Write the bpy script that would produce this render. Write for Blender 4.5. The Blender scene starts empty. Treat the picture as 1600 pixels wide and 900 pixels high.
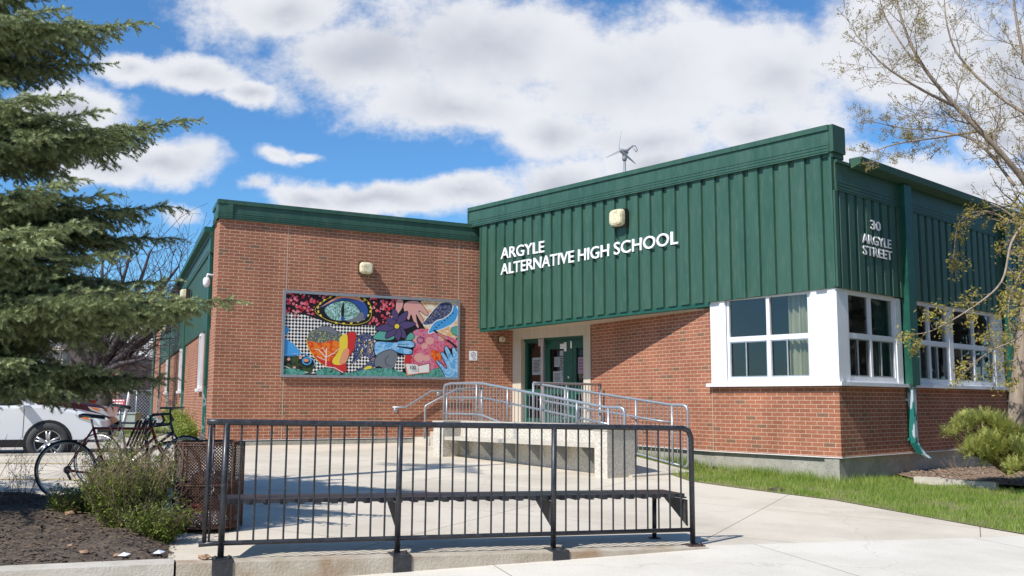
import bpy, bmesh, math, random
import numpy as np
from mathutils import Vector, Matrix
R=math.radians
random.seed(7); rng=np.random.default_rng(7)
scene=bpy.context.scene
col=scene.collection
# ------------------------------------------------------------------ camera
FPX,PITCH,ROLL=1469.15,0.11945,0.0045
EYE=1.25
cd=bpy.data.cameras.new('camera'); cam=bpy.data.objects.new('camera',cd); col.objects.link(cam)
cd.sensor_width=36; cd.lens=FPX/1600*36; cd.clip_start=0.05; cd.clip_end=3000
cam.matrix_world=Matrix.Translation((0,0,EYE))@Matrix.Rotation(math.pi/2+PITCH,4,'X')@Matrix.Rotation(ROLL,4,'Z')
scene.camera=cam
# ------------------------------------------------------------------ light
SUN_H=Vector((0.67,0.742)).normalized()     # direction the light travels over the ground
SUN_EL=R(48)
sd=bpy.data.lights.new('sun','SUN'); sun=bpy.data.objects.new('sun',sd); col.objects.link(sun)
sd.energy=4.2; sd.angle=R(0.55); sd.color=(1.0,0.955,0.89)
trav=Vector((SUN_H.x*math.cos(SUN_EL),SUN_H.y*math.cos(SUN_EL),-math.sin(SUN_EL)))
sun.rotation_euler=trav.to_track_quat('-Z','Y').to_euler()
world=bpy.data.worlds.new('World'); scene.world=world; world.use_nodes=True
scene.view_settings.view_transform='Standard'; scene.view_settings.look='None'
scene.view_settings.exposure=0.38; scene.view_settings.gamma=1.0
def skydir(u,v):
    x=(u-800)/FPX; up=-(v-450)/FPX
    c,s=math.cos(PITCH),math.sin(PITCH)
    X,Y,Z=x,c-up*s,s+up*c
    return X/Y,Z/Y
def build_world():
    nt=world.node_tree; nt.nodes.clear(); N=nt.nodes; L=nt.links
    out=N.new('ShaderNodeOutputWorld'); bg=N.new('ShaderNodeBackground'); bg.inputs[1].default_value=0.1
    L.new(bg.outputs[0],out.inputs[0])
    sky=N.new('ShaderNodeTexSky'); sky.sky_type='NISHITA'; sky.sun_disc=False
    sky.sun_elevation=SUN_EL; sky.sun_rotation=math.atan2(-SUN_H.x,-SUN_H.y)
    sky.air_density=1.0; sky.dust_density=0.3; sky.ozone_density=2.2
    tint=N.new('ShaderNodeMix'); tint.data_type='RGBA'; tint.blend_type='MULTIPLY'; tint.inputs[0].default_value=1
    L.new(sky.outputs[0],tint.inputs[6]); tint.inputs[7].default_value=(0.54,0.93,1.24,1)
    tc=N.new('ShaderNodeTexCoord')
    sep=N.new('ShaderNodeSeparateXYZ'); L.new(tc.outputs['Generated'],sep.inputs[0])
    def M(op,a,b=None,c=None,clamp=False):
        n=N.new('ShaderNodeMath'); n.operation=op; n.use_clamp=clamp
        for i,x in enumerate((a,b,c)):
            if x is None: continue
            if isinstance(x,(int,float)): n.inputs[i].default_value=x
            else: L.new(x,n.inputs[i])
        return n.outputs[0]
    ay=M('MAXIMUM',M('ABSOLUTE',sep.outputs[1]),0.08)
    px=M('DIVIDE',sep.outputs[0],ay); pz=M('DIVIDE',sep.outputs[2],ay)
    comb=N.new('ShaderNodeCombineXYZ'); L.new(px,comb.inputs[0]); L.new(pz,comb.inputs[1])
    # warp of the cloud outlines
    def noise(scale,detail,rough,off,sx=1,sy=1):
        mp=N.new('ShaderNodeMapping'); L.new(comb.outputs[0],mp.inputs[0]); mp.inputs['Location'].default_value=(off,off*.7,0); mp.inputs['Scale'].default_value=(sx,sy,1)
        n=N.new('ShaderNodeTexNoise'); L.new(mp.outputs[0],n.inputs['Vector']); n.inputs['Scale'].default_value=scale
        n.inputs['Detail'].default_value=detail; n.inputs['Roughness'].default_value=rough
        return n.outputs[0]
    w1=noise(5.5,6,.6,3.1); w2=noise(5.5,6,.6,9.3)
    wx=M('ADD',px,M('MULTIPLY',M('SUBTRACT',w1,.5),.10)); wz=M('ADD',pz,M('MULTIPLY',M('SUBTRACT',w2,.5),.085))
    blobs=[(420,20,150,70),(560,95,200,85),(760,70,260,120),(700,165,180,60),(860,200,120,62),(1000,120,260,140),(1200,110,180,110),(1010,215,180,55),(1180,190,110,40),
           (1420,70,230,115),(1580,120,160,140),
           (215,108,60,29),(300,112,90,36),(380,138,65,29),(590,310,190,36),(480,318,90,29),(720,300,110,32),(880,290,110,55),(1020,250,120,45),
           (255,258,110,42),(180,275,80,34),(120,185,110,48),(60,200,90,50),(440,245,30,8),(492,240,18,5),(286,333,30,7),(398,300,20,7),
           (1500,285,170,55),(1400,330,120,40),(1290,235,50,12),(1560,215,90,50),
           (110,520,230,60),(300,560,160,50),(-150,400,170,70),(-250,120,200,90),(1850,200,220,120),(1900,420,250,70),(600,-160,380,90),(1200,-220,400,110)]
    acc=None
    for (u,v,rx,ry) in blobs:
        soft=.5 if ry<28 else 1.0; sm_=ry<28; rx*=1.5 if sm_ else 1; ry*=1.9 if sm_ else 1
        a,b=skydir(u,v); rx/=FPX; ry/=FPX
        d=N.new('ShaderNodeVectorMath'); d.operation='LENGTH'
        c2=N.new('ShaderNodeCombineXYZ')
        L.new(M('MULTIPLY',M('SUBTRACT',wx,a),1/rx),c2.inputs[0]); L.new(M('MULTIPLY',M('SUBTRACT',wz,b),1/ry),c2.inputs[1])
        L.new(c2.outputs[0],d.inputs[0])
        k=M('MULTIPLY',M('SUBTRACT',1.0,d.outputs['Value']),soft)
        acc=k if acc is None else M('SMOOTH_MAX',acc,k,.12)
    fb=noise(12,12,.66,1.7,1,1.3)
    fb2=noise(3.6,8,.58,4.4,1,1.25)
    m=M('ADD',M('ADD',acc,M('MULTIPLY',M('SUBTRACT',fb,.5),1.45)),M('MULTIPLY',M('SUBTRACT',fb2,.5),.9))
    mr=N.new('ShaderNodeMapRange'); mr.interpolation_type='SMOOTHSTEP'; L.new(m,mr.inputs[0])
    mr.inputs[1].default_value=-.14; mr.inputs[2].default_value=.46
    # cloud brightness: bright rims, softly grey in the thick middle
    thick=N.new('ShaderNodeMapRange'); L.new(M('ADD',acc,M('MULTIPLY',M('SUBTRACT',noise(4.5,5,.55,6.6),.5),1.5)),thick.inputs[0]); thick.interpolation_type='SMOOTHSTEP'
    thick.inputs[1].default_value=.30; thick.inputs[2].default_value=1.25
    cr=N.new('ShaderNodeMix'); cr.data_type='RGBA'; L.new(thick.outputs[0],cr.inputs[0])
    cr.inputs[6].default_value=(6.5,6.6,6.95,1); cr.inputs[7].default_value=(4.1,4.35,5.0,1)
    det=M('ADD',.93,M('MULTIPLY',fb,.14))
    cs=N.new('ShaderNodeMix'); cs.data_type='RGBA'; cs.blend_type='MULTIPLY'; cs.inputs[0].default_value=1
    cc=N.new('ShaderNodeCombineXYZ'); [L.new(det,cc.inputs[i]) for i in range(3)]
    L.new(cr.outputs[2],cs.inputs[6]); L.new(cc.outputs[0],cs.inputs[7])
    mix=N.new('ShaderNodeMix'); mix.data_type='RGBA'; L.new(M('MULTIPLY',mr.outputs[0],.97),mix.inputs[0]); L.new(tint.outputs[2],mix.inputs[6]); L.new(cs.outputs[2],mix.inputs[7])
    L.new(mix.outputs[2],bg.inputs[0])
build_world()
# ------------------------------------------------------------------ helpers
def at(u,v,Y):
    a,b=skydir(u+ROLL*(v-450),v-ROLL*(u-800)); return Vector((a*Y,Y,EYE+b*Y))
def n2(a): a=Vector(a); return a.normalized()
class MB:
    def __init__(s): s.v=[];s.f=[];s.uv=[];s.m=[];s.sm=[]
    def face(s,pts,mat=0,uv=None,smooth=False):
        i=len(s.v); s.v+=[tuple(p) for p in pts]; s.f.append(tuple(range(i,i+len(pts))))
        if uv is None:
            p0=Vector(pts[0]); nrm=(Vector(pts[1])-p0).cross(Vector(pts[-1])-p0)
            if abs(nrm.z)>.7*nrm.length: uv=[(p[0],p[1]) for p in pts]
            else:
                h=Vector((-nrm.y,nrm.x)).normalized() if nrm.length>0 else Vector((1,0))
                uv=[(p[0]*h.x+p[1]*h.y,p[2]) for p in pts]
        s.uv.append(uv); s.m.append(mat); s.sm.append(smooth)
    def box(s,o,a,b,c,mat=0):
        o,a,b,c=Vector(o),Vector(a),Vector(b),Vector(c)
        if a.cross(b).dot(c)<0: a,b=b,a
        P=lambda i,j,k:o+a*i+b*j+c*k
        for q in (((0,0,0),(0,1,0),(1,1,0),(1,0,0)),((0,0,1),(1,0,1),(1,1,1),(0,1,1)),((0,0,0),(1,0,0),(1,0,1),(0,0,1)),
                  ((1,0,0),(1,1,0),(1,1,1),(1,0,1)),((1,1,0),(0,1,0),(0,1,1),(1,1,1)),((0,1,0),(0,0,0),(0,0,1),(0,1,1))):
            s.face([P(*t) for t in q],mat)
    def abox(s,x0,x1,y0,y1,z0,z1,mat=0): s.box((x0,y0,z0),(x1-x0,0,0),(0,y1-y0,0),(0,0,z1-z0),mat)
    def prism(s,poly,z0,z1,mat=0,top=None):
        A=sum(poly[i][0]*poly[(i+1)%len(poly)][1]-poly[(i+1)%len(poly)][0]*poly[i][1] for i in range(len(poly)))
        if A<0: poly=poly[::-1]
        zb=z0 if callable(z0) else (lambda x,y:z0); zt=z1 if callable(z1) else (lambda x,y:z1)
        s.face([(x,y,zt(x,y)) for x,y in poly],mat); s.face([(x,y,zb(x,y)) for x,y in poly[::-1]],mat)
        for i in range(len(poly)):
            (x,y),(X,Y)=poly[i],poly[(i+1)%len(poly)]
            s.face([(x,y,zb(x,y)),(X,Y,zb(X,Y)),(X,Y,zt(X,Y)),(x,y,zt(x,y))],mat)
    def tube(s,pts,r,n=8,mat=0,cap=True,smooth=True):
        pts=[Vector(p) for p in pts]; rs=r if isinstance(r,(list,tuple)) else [r]*len(pts)
        ref=None; rings=[]
        for i,p in enumerate(pts):
            if i==0: t=pts[1]-p
            elif i==len(pts)-1: t=p-pts[-2]
            else: t=(pts[i+1]-p).normalized()+(p-pts[i-1]).normalized()
            if t.length<1e-9: t=Vector((0,0,1))
            t.normalize()
            if ref is None: ref=t.orthogonal().normalized()
            ref=(ref-t*ref.dot(t)); ref=ref.normalized() if ref.length>1e-6 else t.orthogonal().normalized()
            b=t.cross(ref); k=1.0
            if 0<i<len(pts)-1:
                c=(pts[i+1]-p).normalized().dot((p-pts[i-1]).normalized()); k=1/max(.6,math.sqrt(max(.01,(1+c)/2)))
            rings.append([p+(ref*math.cos(2*math.pi*j/n)+b*math.sin(2*math.pi*j/n))*rs[i]*k for j in range(n)])
        i0=len(s.v)
        for rg in rings: s.v+=[tuple(q) for q in rg]
        for i in range(len(rings)-1):
            for j in range(n):
                a=i0+i*n+j; b_=i0+i*n+(j+1)%n
                s.f.append((a,b_,b_+n,a+n)); s.uv.append([(0,0)]*4); s.m.append(mat); s.sm.append(smooth)
        if cap:
            s.f.append(tuple(i0+j for j in range(n))[::-1]); s.uv.append([(0,0)]*n); s.m.append(mat); s.sm.append(False)
            e=i0+(len(rings)-1)*n; s.f.append(tuple(e+j for j in range(n))); s.uv.append([(0,0)]*n); s.m.append(mat); s.sm.append(False)
    def lathe(s,c,axis,prof,n=16,mat=0):
        c=Vector(c);axis=n2(axis);u=axis.orthogonal().normalized();w=axis.cross(u);i0=len(s.v)
        for (r,h) in prof:
            for j in range(n):
                a=2*math.pi*j/n; s.v.append(tuple(c+axis*h+(u*math.cos(a)+w*math.sin(a))*r))
        for i in range(len(prof)-1):
            for j in range(n):
                a=i0+i*n+j;b=i0+i*n+(j+1)%n
                s.f.append((a,b,b+n,a+n));s.uv.append([(0,0)]*4);s.m.append(mat);s.sm.append(True)
    def build(s,name,mats,parent=None,bevel=0):
        me=bpy.data.meshes.new(name); me.from_pydata(s.v,[],s.f)
        if not isinstance(mats,(list,tuple)): mats=[mats]
        for m in mats: me.materials.append(m)
        uvl=me.uv_layers.new(name='UVMap'); k=0
        flat=[c for uv in s.uv for p in uv for c in p]; uvl.data.foreach_set('uv',flat)
        me.polygons.foreach_set('material_index',s.m); me.polygons.foreach_set('use_smooth',s.sm)
        me.update()
        o=bpy.data.objects.new(name,me); col.objects.link(o)
        if parent: o.parent=parent; o.matrix_parent_inverse=Matrix.Identity(4); o.location=-world_of(parent)
        if bevel:
            b=o.modifiers.new('bevel','BEVEL'); b.width=bevel; b.segments=2; b.limit_method='ANGLE'; b.angle_limit=R(40)
        return o
def world_of(o):
    v=Vector((0,0,0))
    while o: v=v+o.location; o=o.parent
    return v
def thing(name,label,cat,loc=(0,0,0),group=None):
    o=bpy.data.objects.new(name,None); col.objects.link(o); o.location=loc; o.empty_display_size=.1
    o['label']=label;o['category']=cat
    if group:o['group']=group
    return o
def tag(o,label,cat,group=None,kind=None):
    o['label']=label;o['category']=cat
    if group:o['group']=group
    if kind:o['kind']=kind
    return o
def struct(o,label=None,kind='structure'):
    o['kind']=kind
    return o
def raw_mesh(name,V,Fc,mat,parent=None,tint=None,nv=3,smooth=False):
    me=bpy.data.meshes.new(name); nvt=len(V); nf=len(Fc)
    me.vertices.add(nvt); me.vertices.foreach_set('co',np.asarray(V,dtype=np.float32).ravel())
    me.loops.add(nf*nv); me.loops.foreach_set('vertex_index',np.asarray(Fc,dtype=np.int32).ravel())
    me.polygons.add(nf); me.polygons.foreach_set('loop_start',np.arange(nf,dtype=np.int32)*nv)
    if smooth: me.polygons.foreach_set('use_smooth',np.ones(nf,dtype=bool))
    me.update(calc_edges=True); me.validate()
    if tint is not None:
        a=me.attributes.new('tint','FLOAT','POINT'); a.data.foreach_set('value',np.asarray(tint,dtype=np.float32))
    me.materials.append(mat)
    o=bpy.data.objects.new(name,me); col.objects.link(o)
    if parent: o.parent=parent; o.location=-world_of(parent)
    return o
# ------------------------------------------------------------------ materials
def mat_base(name,color,rough=.6,metal=0,spec=.5):
    m=bpy.data.materials.new(name); m.use_nodes=True; b=m.node_tree.nodes['Principled BSDF']
    b.inputs['Base Color'].default_value=(*color,1); b.inputs['Roughness'].default_value=rough; b.inputs['Metallic'].default_value=metal
    b.inputs['Specular IOR Level'].default_value=spec
    return m
def _n(m,t): return m.node_tree.nodes.new(t)
def noisy(name,c1,c2,scale=5,rough=.6,detail=6,bump=0,bscale=None,metal=0,spec=.5,lo=.35,hi=.65,coord='Object',stretch=(1,1,1),c3=None,s3=30,k3=.4,rvar=0):
    m=mat_base(name,c1,rough,metal,spec); nt=m.node_tree; L=nt.links; b=nt.nodes['Principled BSDF']
    tc=_n(m,'ShaderNodeTexCoord'); mp=_n(m,'ShaderNodeMapping'); mp.inputs['Scale'].default_value=stretch; L.new(tc.outputs[coord],mp.inputs[0])
    n=_n(m,'ShaderNodeTexNoise'); n.inputs['Scale'].default_value=scale; n.inputs['Detail'].default_value=detail; n.inputs['Roughness'].default_value=.6; L.new(mp.outputs[0],n.inputs['Vector'])
    r=_n(m,'ShaderNodeMapRange'); L.new(n.outputs[0],r.inputs[0]); r.inputs[1].default_value=lo; r.inputs[2].default_value=hi
    mx=_n(m,'ShaderNodeMix'); mx.data_type='RGBA'; L.new(r.outputs[0],mx.inputs[0]); mx.inputs[6].default_value=(*c1,1); mx.inputs[7].default_value=(*c2,1)
    o=mx.outputs[2]
    if c3 is not None:
        n3=_n(m,'ShaderNodeTexNoise'); n3.inputs['Scale'].default_value=s3; n3.inputs['Detail'].default_value=4; L.new(mp.outputs[0],n3.inputs['Vector'])
        r3=_n(m,'ShaderNodeMapRange'); L.new(n3.outputs[0],r3.inputs[0]); r3.inputs[1].default_value=.52; r3.inputs[2].default_value=.7; r3.inputs[4].default_value=k3
        m3=_n(m,'ShaderNodeMix'); m3.data_type='RGBA'; L.new(r3.outputs[0],m3.inputs[0]); L.new(o,m3.inputs[6]); m3.inputs[7].default_value=(*c3,1); o=m3.outputs[2]
    L.new(o,b.inputs['Base Color'])
    if rvar:
        rr=_n(m,'ShaderNodeMapRange'); L.new(n.outputs[0],rr.inputs[0]); rr.inputs[1].default_value=.3; rr.inputs[2].default_value=.7; rr.inputs[3].default_value=rough-rvar; rr.inputs[4].default_value=rough+rvar; L.new(rr.outputs[0],b.inputs['Roughness'])
    if bump:
        nb=_n(m,'ShaderNodeTexNoise'); nb.inputs['Scale'].default_value=bscale or scale*6; nb.inputs['Detail'].default_value=5; L.new(mp.outputs[0],nb.inputs['Vector'])
        bp=_n(m,'ShaderNodeBump'); bp.inputs['Strength'].default_value=bump; bp.inputs['Distance'].default_value=.01; L.new(nb.outputs[0],bp.inputs['Height']); L.new(bp.outputs[0],b.inputs['Normal'])
    return m
def brick_mat(name,c1,c2,mortar,dark,row=.0675,width=.208):
    m=mat_base(name,c1,.85,0,.25); nt=m.node_tree; L=nt.links; b=nt.nodes['Principled BSDF']
    uv=_n(m,'ShaderNodeTexCoord')
    br=_n(m,'ShaderNodeTexBrick'); br.inputs['Scale'].default_value=1; br.inputs['Brick Width'].default_value=width; br.inputs['Row Height'].default_value=row
    br.inputs['Mortar Size'].default_value=.0052; br.inputs['Mortar Smooth'].default_value=.15; br.inputs['Bias'].default_value=-.15
    br.inputs['Color1'].default_value=(*c1,1); br.inputs['Color2'].default_value=(*c2,1); br.inputs['Mortar'].default_value=(*mortar,1)
    L.new(uv.outputs['UV'],br.inputs['Vector'])
    # occasional dark burnt brick + blotchy wash
    vo=_n(m,'ShaderNodeTexNoise'); vo.inputs['Scale'].default_value=1.1; vo.inputs['Detail'].default_value=5; L.new(uv.outputs['UV'],vo.inputs['Vector'])
    r=_n(m,'ShaderNodeMapRange'); L.new(vo.outputs[0],r.inputs[0]); r.inputs[1].default_value=.3; r.inputs[2].default_value=.75; r.inputs[3].default_value=.86; r.inputs[4].default_value=1.14
    fn=_n(m,'ShaderNodeTexNoise'); fn.inputs['Scale'].default_value=38; fn.inputs['Detail'].default_value=4; L.new(uv.outputs['UV'],fn.inputs['Vector'])
    r2=_n(m,'ShaderNodeMapRange'); L.new(fn.outputs[0],r2.inputs[0]); r2.inputs[1].default_value=.3; r2.inputs[2].default_value=.7; r2.inputs[3].default_value=.8; r2.inputs[4].default_value=1.17
    mu0=_n(m,'ShaderNodeMath'); mu0.operation='MULTIPLY'; L.new(r.outputs[0],mu0.inputs[0]); L.new(r2.outputs[0],mu0.inputs[1])
    ms_=_n(m,'ShaderNodeMapping'); ms_.inputs['Scale'].default_value=(2.6,.32,1); L.new(uv.outputs['UV'],ms_.inputs[0]); ns_=_n(m,'ShaderNodeTexNoise'); ns_.inputs['Scale'].default_value=1; ns_.inputs['Detail'].default_value=7; ns_.inputs['Roughness'].default_value=.6; L.new(ms_.outputs[0],ns_.inputs['Vector'])
    rs_=_n(m,'ShaderNodeMapRange'); L.new(ns_.outputs[0],rs_.inputs[0]); rs_.inputs[1].default_value=.35; rs_.inputs[2].default_value=.68; rs_.inputs[3].default_value=.87; rs_.inputs[4].default_value=1.09
    mu=_n(m,'ShaderNodeMath'); mu.operation='MULTIPLY'; L.new(mu0.outputs[0],mu.inputs[0]); L.new(rs_.outputs[0],mu.inputs[1])
    # second brick lookup picks out a few dark bricks
    b2=_n(m,'ShaderNodeTexBrick'); b2.inputs['Scale'].default_value=1; b2.inputs['Brick Width'].default_value=width; b2.inputs['Row Height'].default_value=row
    b2.inputs['Mortar Size'].default_value=.0; b2.inputs['Color1'].default_value=(0,0,0,1); b2.inputs['Color2'].default_value=(1,1,1,1)
    mp=_n(m,'ShaderNodeMapping'); mp.inputs['Location'].default_value=(width*8,row*22,0); L.new(uv.outputs['UV'],mp.inputs[0]); L.new(mp.outputs[0],b2.inputs['Vector'])
    gt=_n(m,'ShaderNodeMath'); gt.operation='GREATER_THAN'; L.new(b2.outputs[0],gt.inputs[0]); gt.inputs[1].default_value=.96
    notm=_n(m,'ShaderNodeMath'); notm.operation='SUBTRACT'; notm.inputs[0].default_value=.75; L.new(br.outputs['Fac'],notm.inputs[1]); notm.use_clamp=True
    g2=_n(m,'ShaderNodeMath'); g2.operation='MULTIPLY'; L.new(gt.outputs[0],g2.inputs[0]); L.new(notm.outputs[0],g2.inputs[1])
    dk=_n(m,'ShaderNodeMix'); dk.data_type='RGBA'; L.new(g2.outputs[0],dk.inputs[0]); L.new(br.outputs[0],dk.inputs[6]); dk.inputs[7].default_value=(*dark,1)
    mx=_n(m,'ShaderNodeVectorMath'); mx.operation='SCALE'; L.new(dk.outputs[2],mx.inputs[0]); L.new(mu.outputs[0],mx.inputs['Scale'])
    L.new(mx.outputs[0],b.inputs['Base Color'])
    inv=_n(m,'ShaderNodeMath'); inv.operation='SUBTRACT'; inv.inputs[0].default_value=1; L.new(br.outputs['Fac'],inv.inputs[1])
    ad=_n(m,'ShaderNodeMath'); ad.operation='MULTIPLY_ADD'; L.new(fn.outputs[0],ad.inputs[0]); ad.inputs[1].default_value=.35; L.new(inv.outputs[0],ad.inputs[2])
    bp=_n(m,'ShaderNodeBump'); bp.inputs['Strength'].default_value=.55; bp.inputs['Distance'].default_value=.006; L.new(ad.outputs[0],bp.inputs['Height']); L.new(bp.outputs[0],b.inputs['Normal'])
    return m
def concrete_slab(name,c1,c2,angle,pan=2.35,joint=(.18,.16,.14)):
    m=mat_base(name,c1,.85,0,.3); nt=m.node_tree; L=nt.links; b=nt.nodes['Principled BSDF']
    tc=_n(m,'ShaderNodeTexCoord'); mp=_n(m,'ShaderNodeMapping'); mp.inputs['Rotation'].default_value=(0,0,angle); L.new(tc.outputs['Object'],mp.inputs[0])
    br=_n(m,'ShaderNodeTexBrick'); br.offset=0; br.inputs['Scale'].default_value=1; br.inputs['Brick Width'].default_value=pan; br.inputs['Row Height'].default_value=pan; br.inputs['Mortar Size'].default_value=.006; br.inputs['Mortar Smooth'].default_value=.3
    br.inputs['Color1'].default_value=(.96,.96,.96,1); br.inputs['Color2'].default_value=(1.04,1.035,1.02,1); br.inputs['Mortar'].default_value=(*[j*2 for j in joint],1); L.new(mp.outputs[0],br.inputs['Vector'])
    n=_n(m,'ShaderNodeTexNoise'); n.inputs['Scale'].default_value=.55; n.inputs['Detail'].default_value=8; n.inputs['Roughness'].default_value=.65; L.new(tc.outputs['Object'],n.inputs['Vector'])
    r=_n(m,'ShaderNodeMapRange'); L.new(n.outputs[0],r.inputs[0]); r.inputs[1].default_value=.42; r.inputs[2].default_value=.66
    mx=_n(m,'ShaderNodeMix'); mx.data_type='RGBA'; L.new(r.outputs[0],mx.inputs[0]); mx.inputs[6].default_value=(*c1,1); mx.inputs[7].default_value=(*[c*.93 for c in c2],1)
    f=_n(m,'ShaderNodeTexNoise'); f.inputs['Scale'].default_value=90; f.inputs['Detail'].default_value=3; L.new(tc.outputs['Object'],f.inputs['Vector'])
    rf=_n(m,'ShaderNodeMapRange'); L.new(f.outputs[0],rf.inputs[0]); rf.inputs[1].default_value=.3; rf.inputs[2].default_value=.7; rf.inputs[3].default_value=.88; rf.inputs[4].default_value=1.1
    s_=_n(m,'ShaderNodeVectorMath'); s_.operation='SCALE'; L.new(mx.outputs[2],s_.inputs[0]); L.new(rf.outputs[0],s_.inputs['Scale'])
    # spots of dirt / gum
    v=_n(m,'ShaderNodeTexVoronoi'); v.inputs['Scale'].default_value=1.4; v.inputs['Randomness'].default_value=1; L.new(tc.outputs['Object'],v.inputs['Vector'])
    lt=_n(m,'ShaderNodeMapRange'); L.new(v.outputs['Distance'],lt.inputs[0]); lt.inputs[1].default_value=.02; lt.inputs[2].default_value=.045; lt.inputs[3].default_value=.55; lt.inputs[4].default_value=1
    s2=_n(m,'ShaderNodeVectorMath'); s2.operation='SCALE'; L.new(s_.outputs[0],s2.inputs[0]); L.new(lt.outputs[0],s2.inputs['Scale'])
    ml=_n(m,'ShaderNodeVectorMath'); ml.operation='MULTIPLY'; L.new(s2.outputs[0],ml.inputs[0]); L.new(br.outputs[0],ml.inputs[1]); L.new(ml.outputs[0],b.inputs['Base Color'])
    wv=_n(m,'ShaderNodeTexVoronoi'); wv.feature='DISTANCE_TO_EDGE'; wv.inputs['Scale'].default_value=.21; wn=_n(m,'ShaderNodeTexNoise'); wn.inputs['Scale'].default_value=1.6; wn.inputs['Detail'].default_value=6; L.new(tc.outputs['Object'],wn.inputs['Vector'])
    wa=_n(m,'ShaderNodeVectorMath'); wa.operation='MULTIPLY_ADD'; L.new(wn.outputs['Color'],wa.inputs[0]); wa.inputs[1].default_value=(.7,.7,.7); L.new(tc.outputs['Object'],wa.inputs[2]); L.new(wa.outputs[0],wv.inputs['Vector'])
    wr=_n(m,'ShaderNodeMapRange'); L.new(wv.outputs['Distance'],wr.inputs[0]); wr.inputs[1].default_value=.0006; wr.inputs[2].default_value=.0022; wr.inputs[3].default_value=.86
    wf=_n(m,'ShaderNodeVectorMath'); wf.operation='SCALE'; L.new(ml.outputs[0],wf.inputs[0]); L.new(wr.outputs[0],wf.inputs['Scale']); L.new(wf.outputs[0],b.inputs['Base Color'])
    bp=_n(m,'ShaderNodeBump'); bp.inputs['Strength'].default_value=.25; bp.inputs['Distance'].default_value=.004; L.new(f.outputs[0],bp.inputs['Height']); L.new(bp.outputs[0],b.inputs['Normal'])
    return m
def foliage_mat(name,c1,c2,rough=.55,trans=.25):
    m=mat_base(name,c1,rough,0,.35); nt=m.node_tree; L=nt.links; b=nt.nodes['Principled BSDF']
    a=_n(m,'ShaderNodeAttribute'); a.attribute_name='tint'
    mx=_n(m,'ShaderNodeMix'); mx.data_type='RGBA'; L.new(a.outputs['Fac'],mx.inputs[0]); mx.inputs[6].default_value=(*c1,1); mx.inputs[7].default_value=(*c2,1)
    L.new(mx.outputs[2],b.inputs['Base Color'])
    if trans:
        t=_n(m,'ShaderNodeBsdfTranslucent'); L.new(mx.outputs[2],t.inputs[0]); ms=_n(m,'ShaderNodeMixShader'); ms.inputs[0].default_value=trans
        L.new(b.outputs[0],ms.inputs[1]); L.new(t.outputs[0],ms.inputs[2]); L.new(ms.outputs[0],nt.nodes['Material Output'].inputs[0])
    return m
def glass_mat(name,tintc=(.74,.78,.76),refl=.8,bias=.0):
    m=bpy.data.materials.new(name); m.use_nodes=True; nt=m.node_tree; nt.nodes.clear(); L=nt.links
    o=_n(m,'ShaderNodeOutputMaterial'); g=_n(m,'ShaderNodeBsdfGlossy'); g.inputs['Roughness'].default_value=.02; g.inputs[0].default_value=(refl,refl,refl,1)
    t=_n(m,'ShaderNodeBsdfTransparent'); t.inputs[0].default_value=(*tintc,1)
    f=_n(m,'ShaderNodeLayerWeight'); f.inputs[0].default_value=.5
    pw=_n(m,'ShaderNodeMath'); pw.operation='POWER'; L.new(f.outputs['Facing'],pw.inputs[0]); pw.inputs[1].default_value=4.2
    ad=_n(m,'ShaderNodeMath'); ad.operation='MULTIPLY_ADD'; L.new(pw.outputs[0],ad.inputs[0]); ad.inputs[1].default_value=.92; ad.inputs[2].default_value=.10; ad.use_clamp=True
    tc=_n(m,'ShaderNodeTexCoord'); nn=_n(m,'ShaderNodeTexNoise'); nn.inputs['Scale'].default_value=1.6; L.new(tc.outputs['Object'],nn.inputs['Vector'])
    bp=_n(m,'ShaderNodeBump'); bp.inputs['Strength'].default_value=.12; bp.inputs['Distance'].default_value=.03; L.new(nn.outputs[0],bp.inputs['Height']); L.new(bp.outputs[0],g.inputs['Normal'])
    ms=_n(m,'ShaderNodeMixShader'); L.new(ad.outputs[0],ms.inputs[0]); L.new(t.outputs[0],ms.inputs[1]); L.new(g.outputs[0],ms.inputs[2]); L.new(ms.outputs[0],o.inputs[0])
    return m
MT={}
MT['brick']=brick_mat('brick',(.375,.142,.080),(.295,.112,.064),(.58,.43,.31),(.19,.12,.075))
MT['brickfar']=noisy('brick_far',(.30,.13,.09),(.36,.17,.12),.4,.9)
MT['green']=noisy('green_paint',(.027,.082,.053),(.041,.104,.072),1.3,.44,stretch=(3,3,.5),spec=.45,c3=(.085,.145,.115),s3=7,k3=.36,rvar=.07)
MT['greend']=noisy('green_paint_glossy',(.006,.070,.047),(.012,.088,.060),2,.38,c3=(.03,.15,.11),s3=9,k3=.3)
MT['greenpeel']=noisy('peeling_green_paint',(.012,.17,.14),(.42,.52,.56),6,.5,lo=.50,hi=.53,stretch=(1,1,.35))
MT['plinth']=noisy('rough_concrete',(.30,.29,.245),(.42,.40,.34),3,.95,bump=1,bscale=45,c3=(.2,.2,.17),s3=14)
MT['conc']=noisy('pale_concrete',(.56,.52,.45),(.46,.42,.35),2.2,.9,bump=.6,bscale=60,c3=(.34,.30,.24),s3=11,k3=.5)
MT['aggr']=noisy('exposed_aggregate',(.70,.66,.58),(.46,.42,.35),34,.92,bump=1,bscale=55,lo=.35,hi=.62)
MT['kerb']=noisy('kerb_concrete',(.50,.45,.37),(.36,.30,.22),3.5,.92,bump=.7,bscale=50,c3=(.30,.17,.08),s3=3.2,k3=.6)
MT['plaza']=concrete_slab('plaza_concrete',(.62,.555,.455),(.52,.46,.37),R(26))
MT['walk']=concrete_slab('walk_concrete',(.67,.625,.545),(.59,.545,.465),R(-20),2.6)
MT['lot']=noisy('lot_surface',(.50,.465,.41),(.40,.37,.33),.35,.9,c3=(.28,.26,.23),s3=2,k3=.4)
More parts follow.
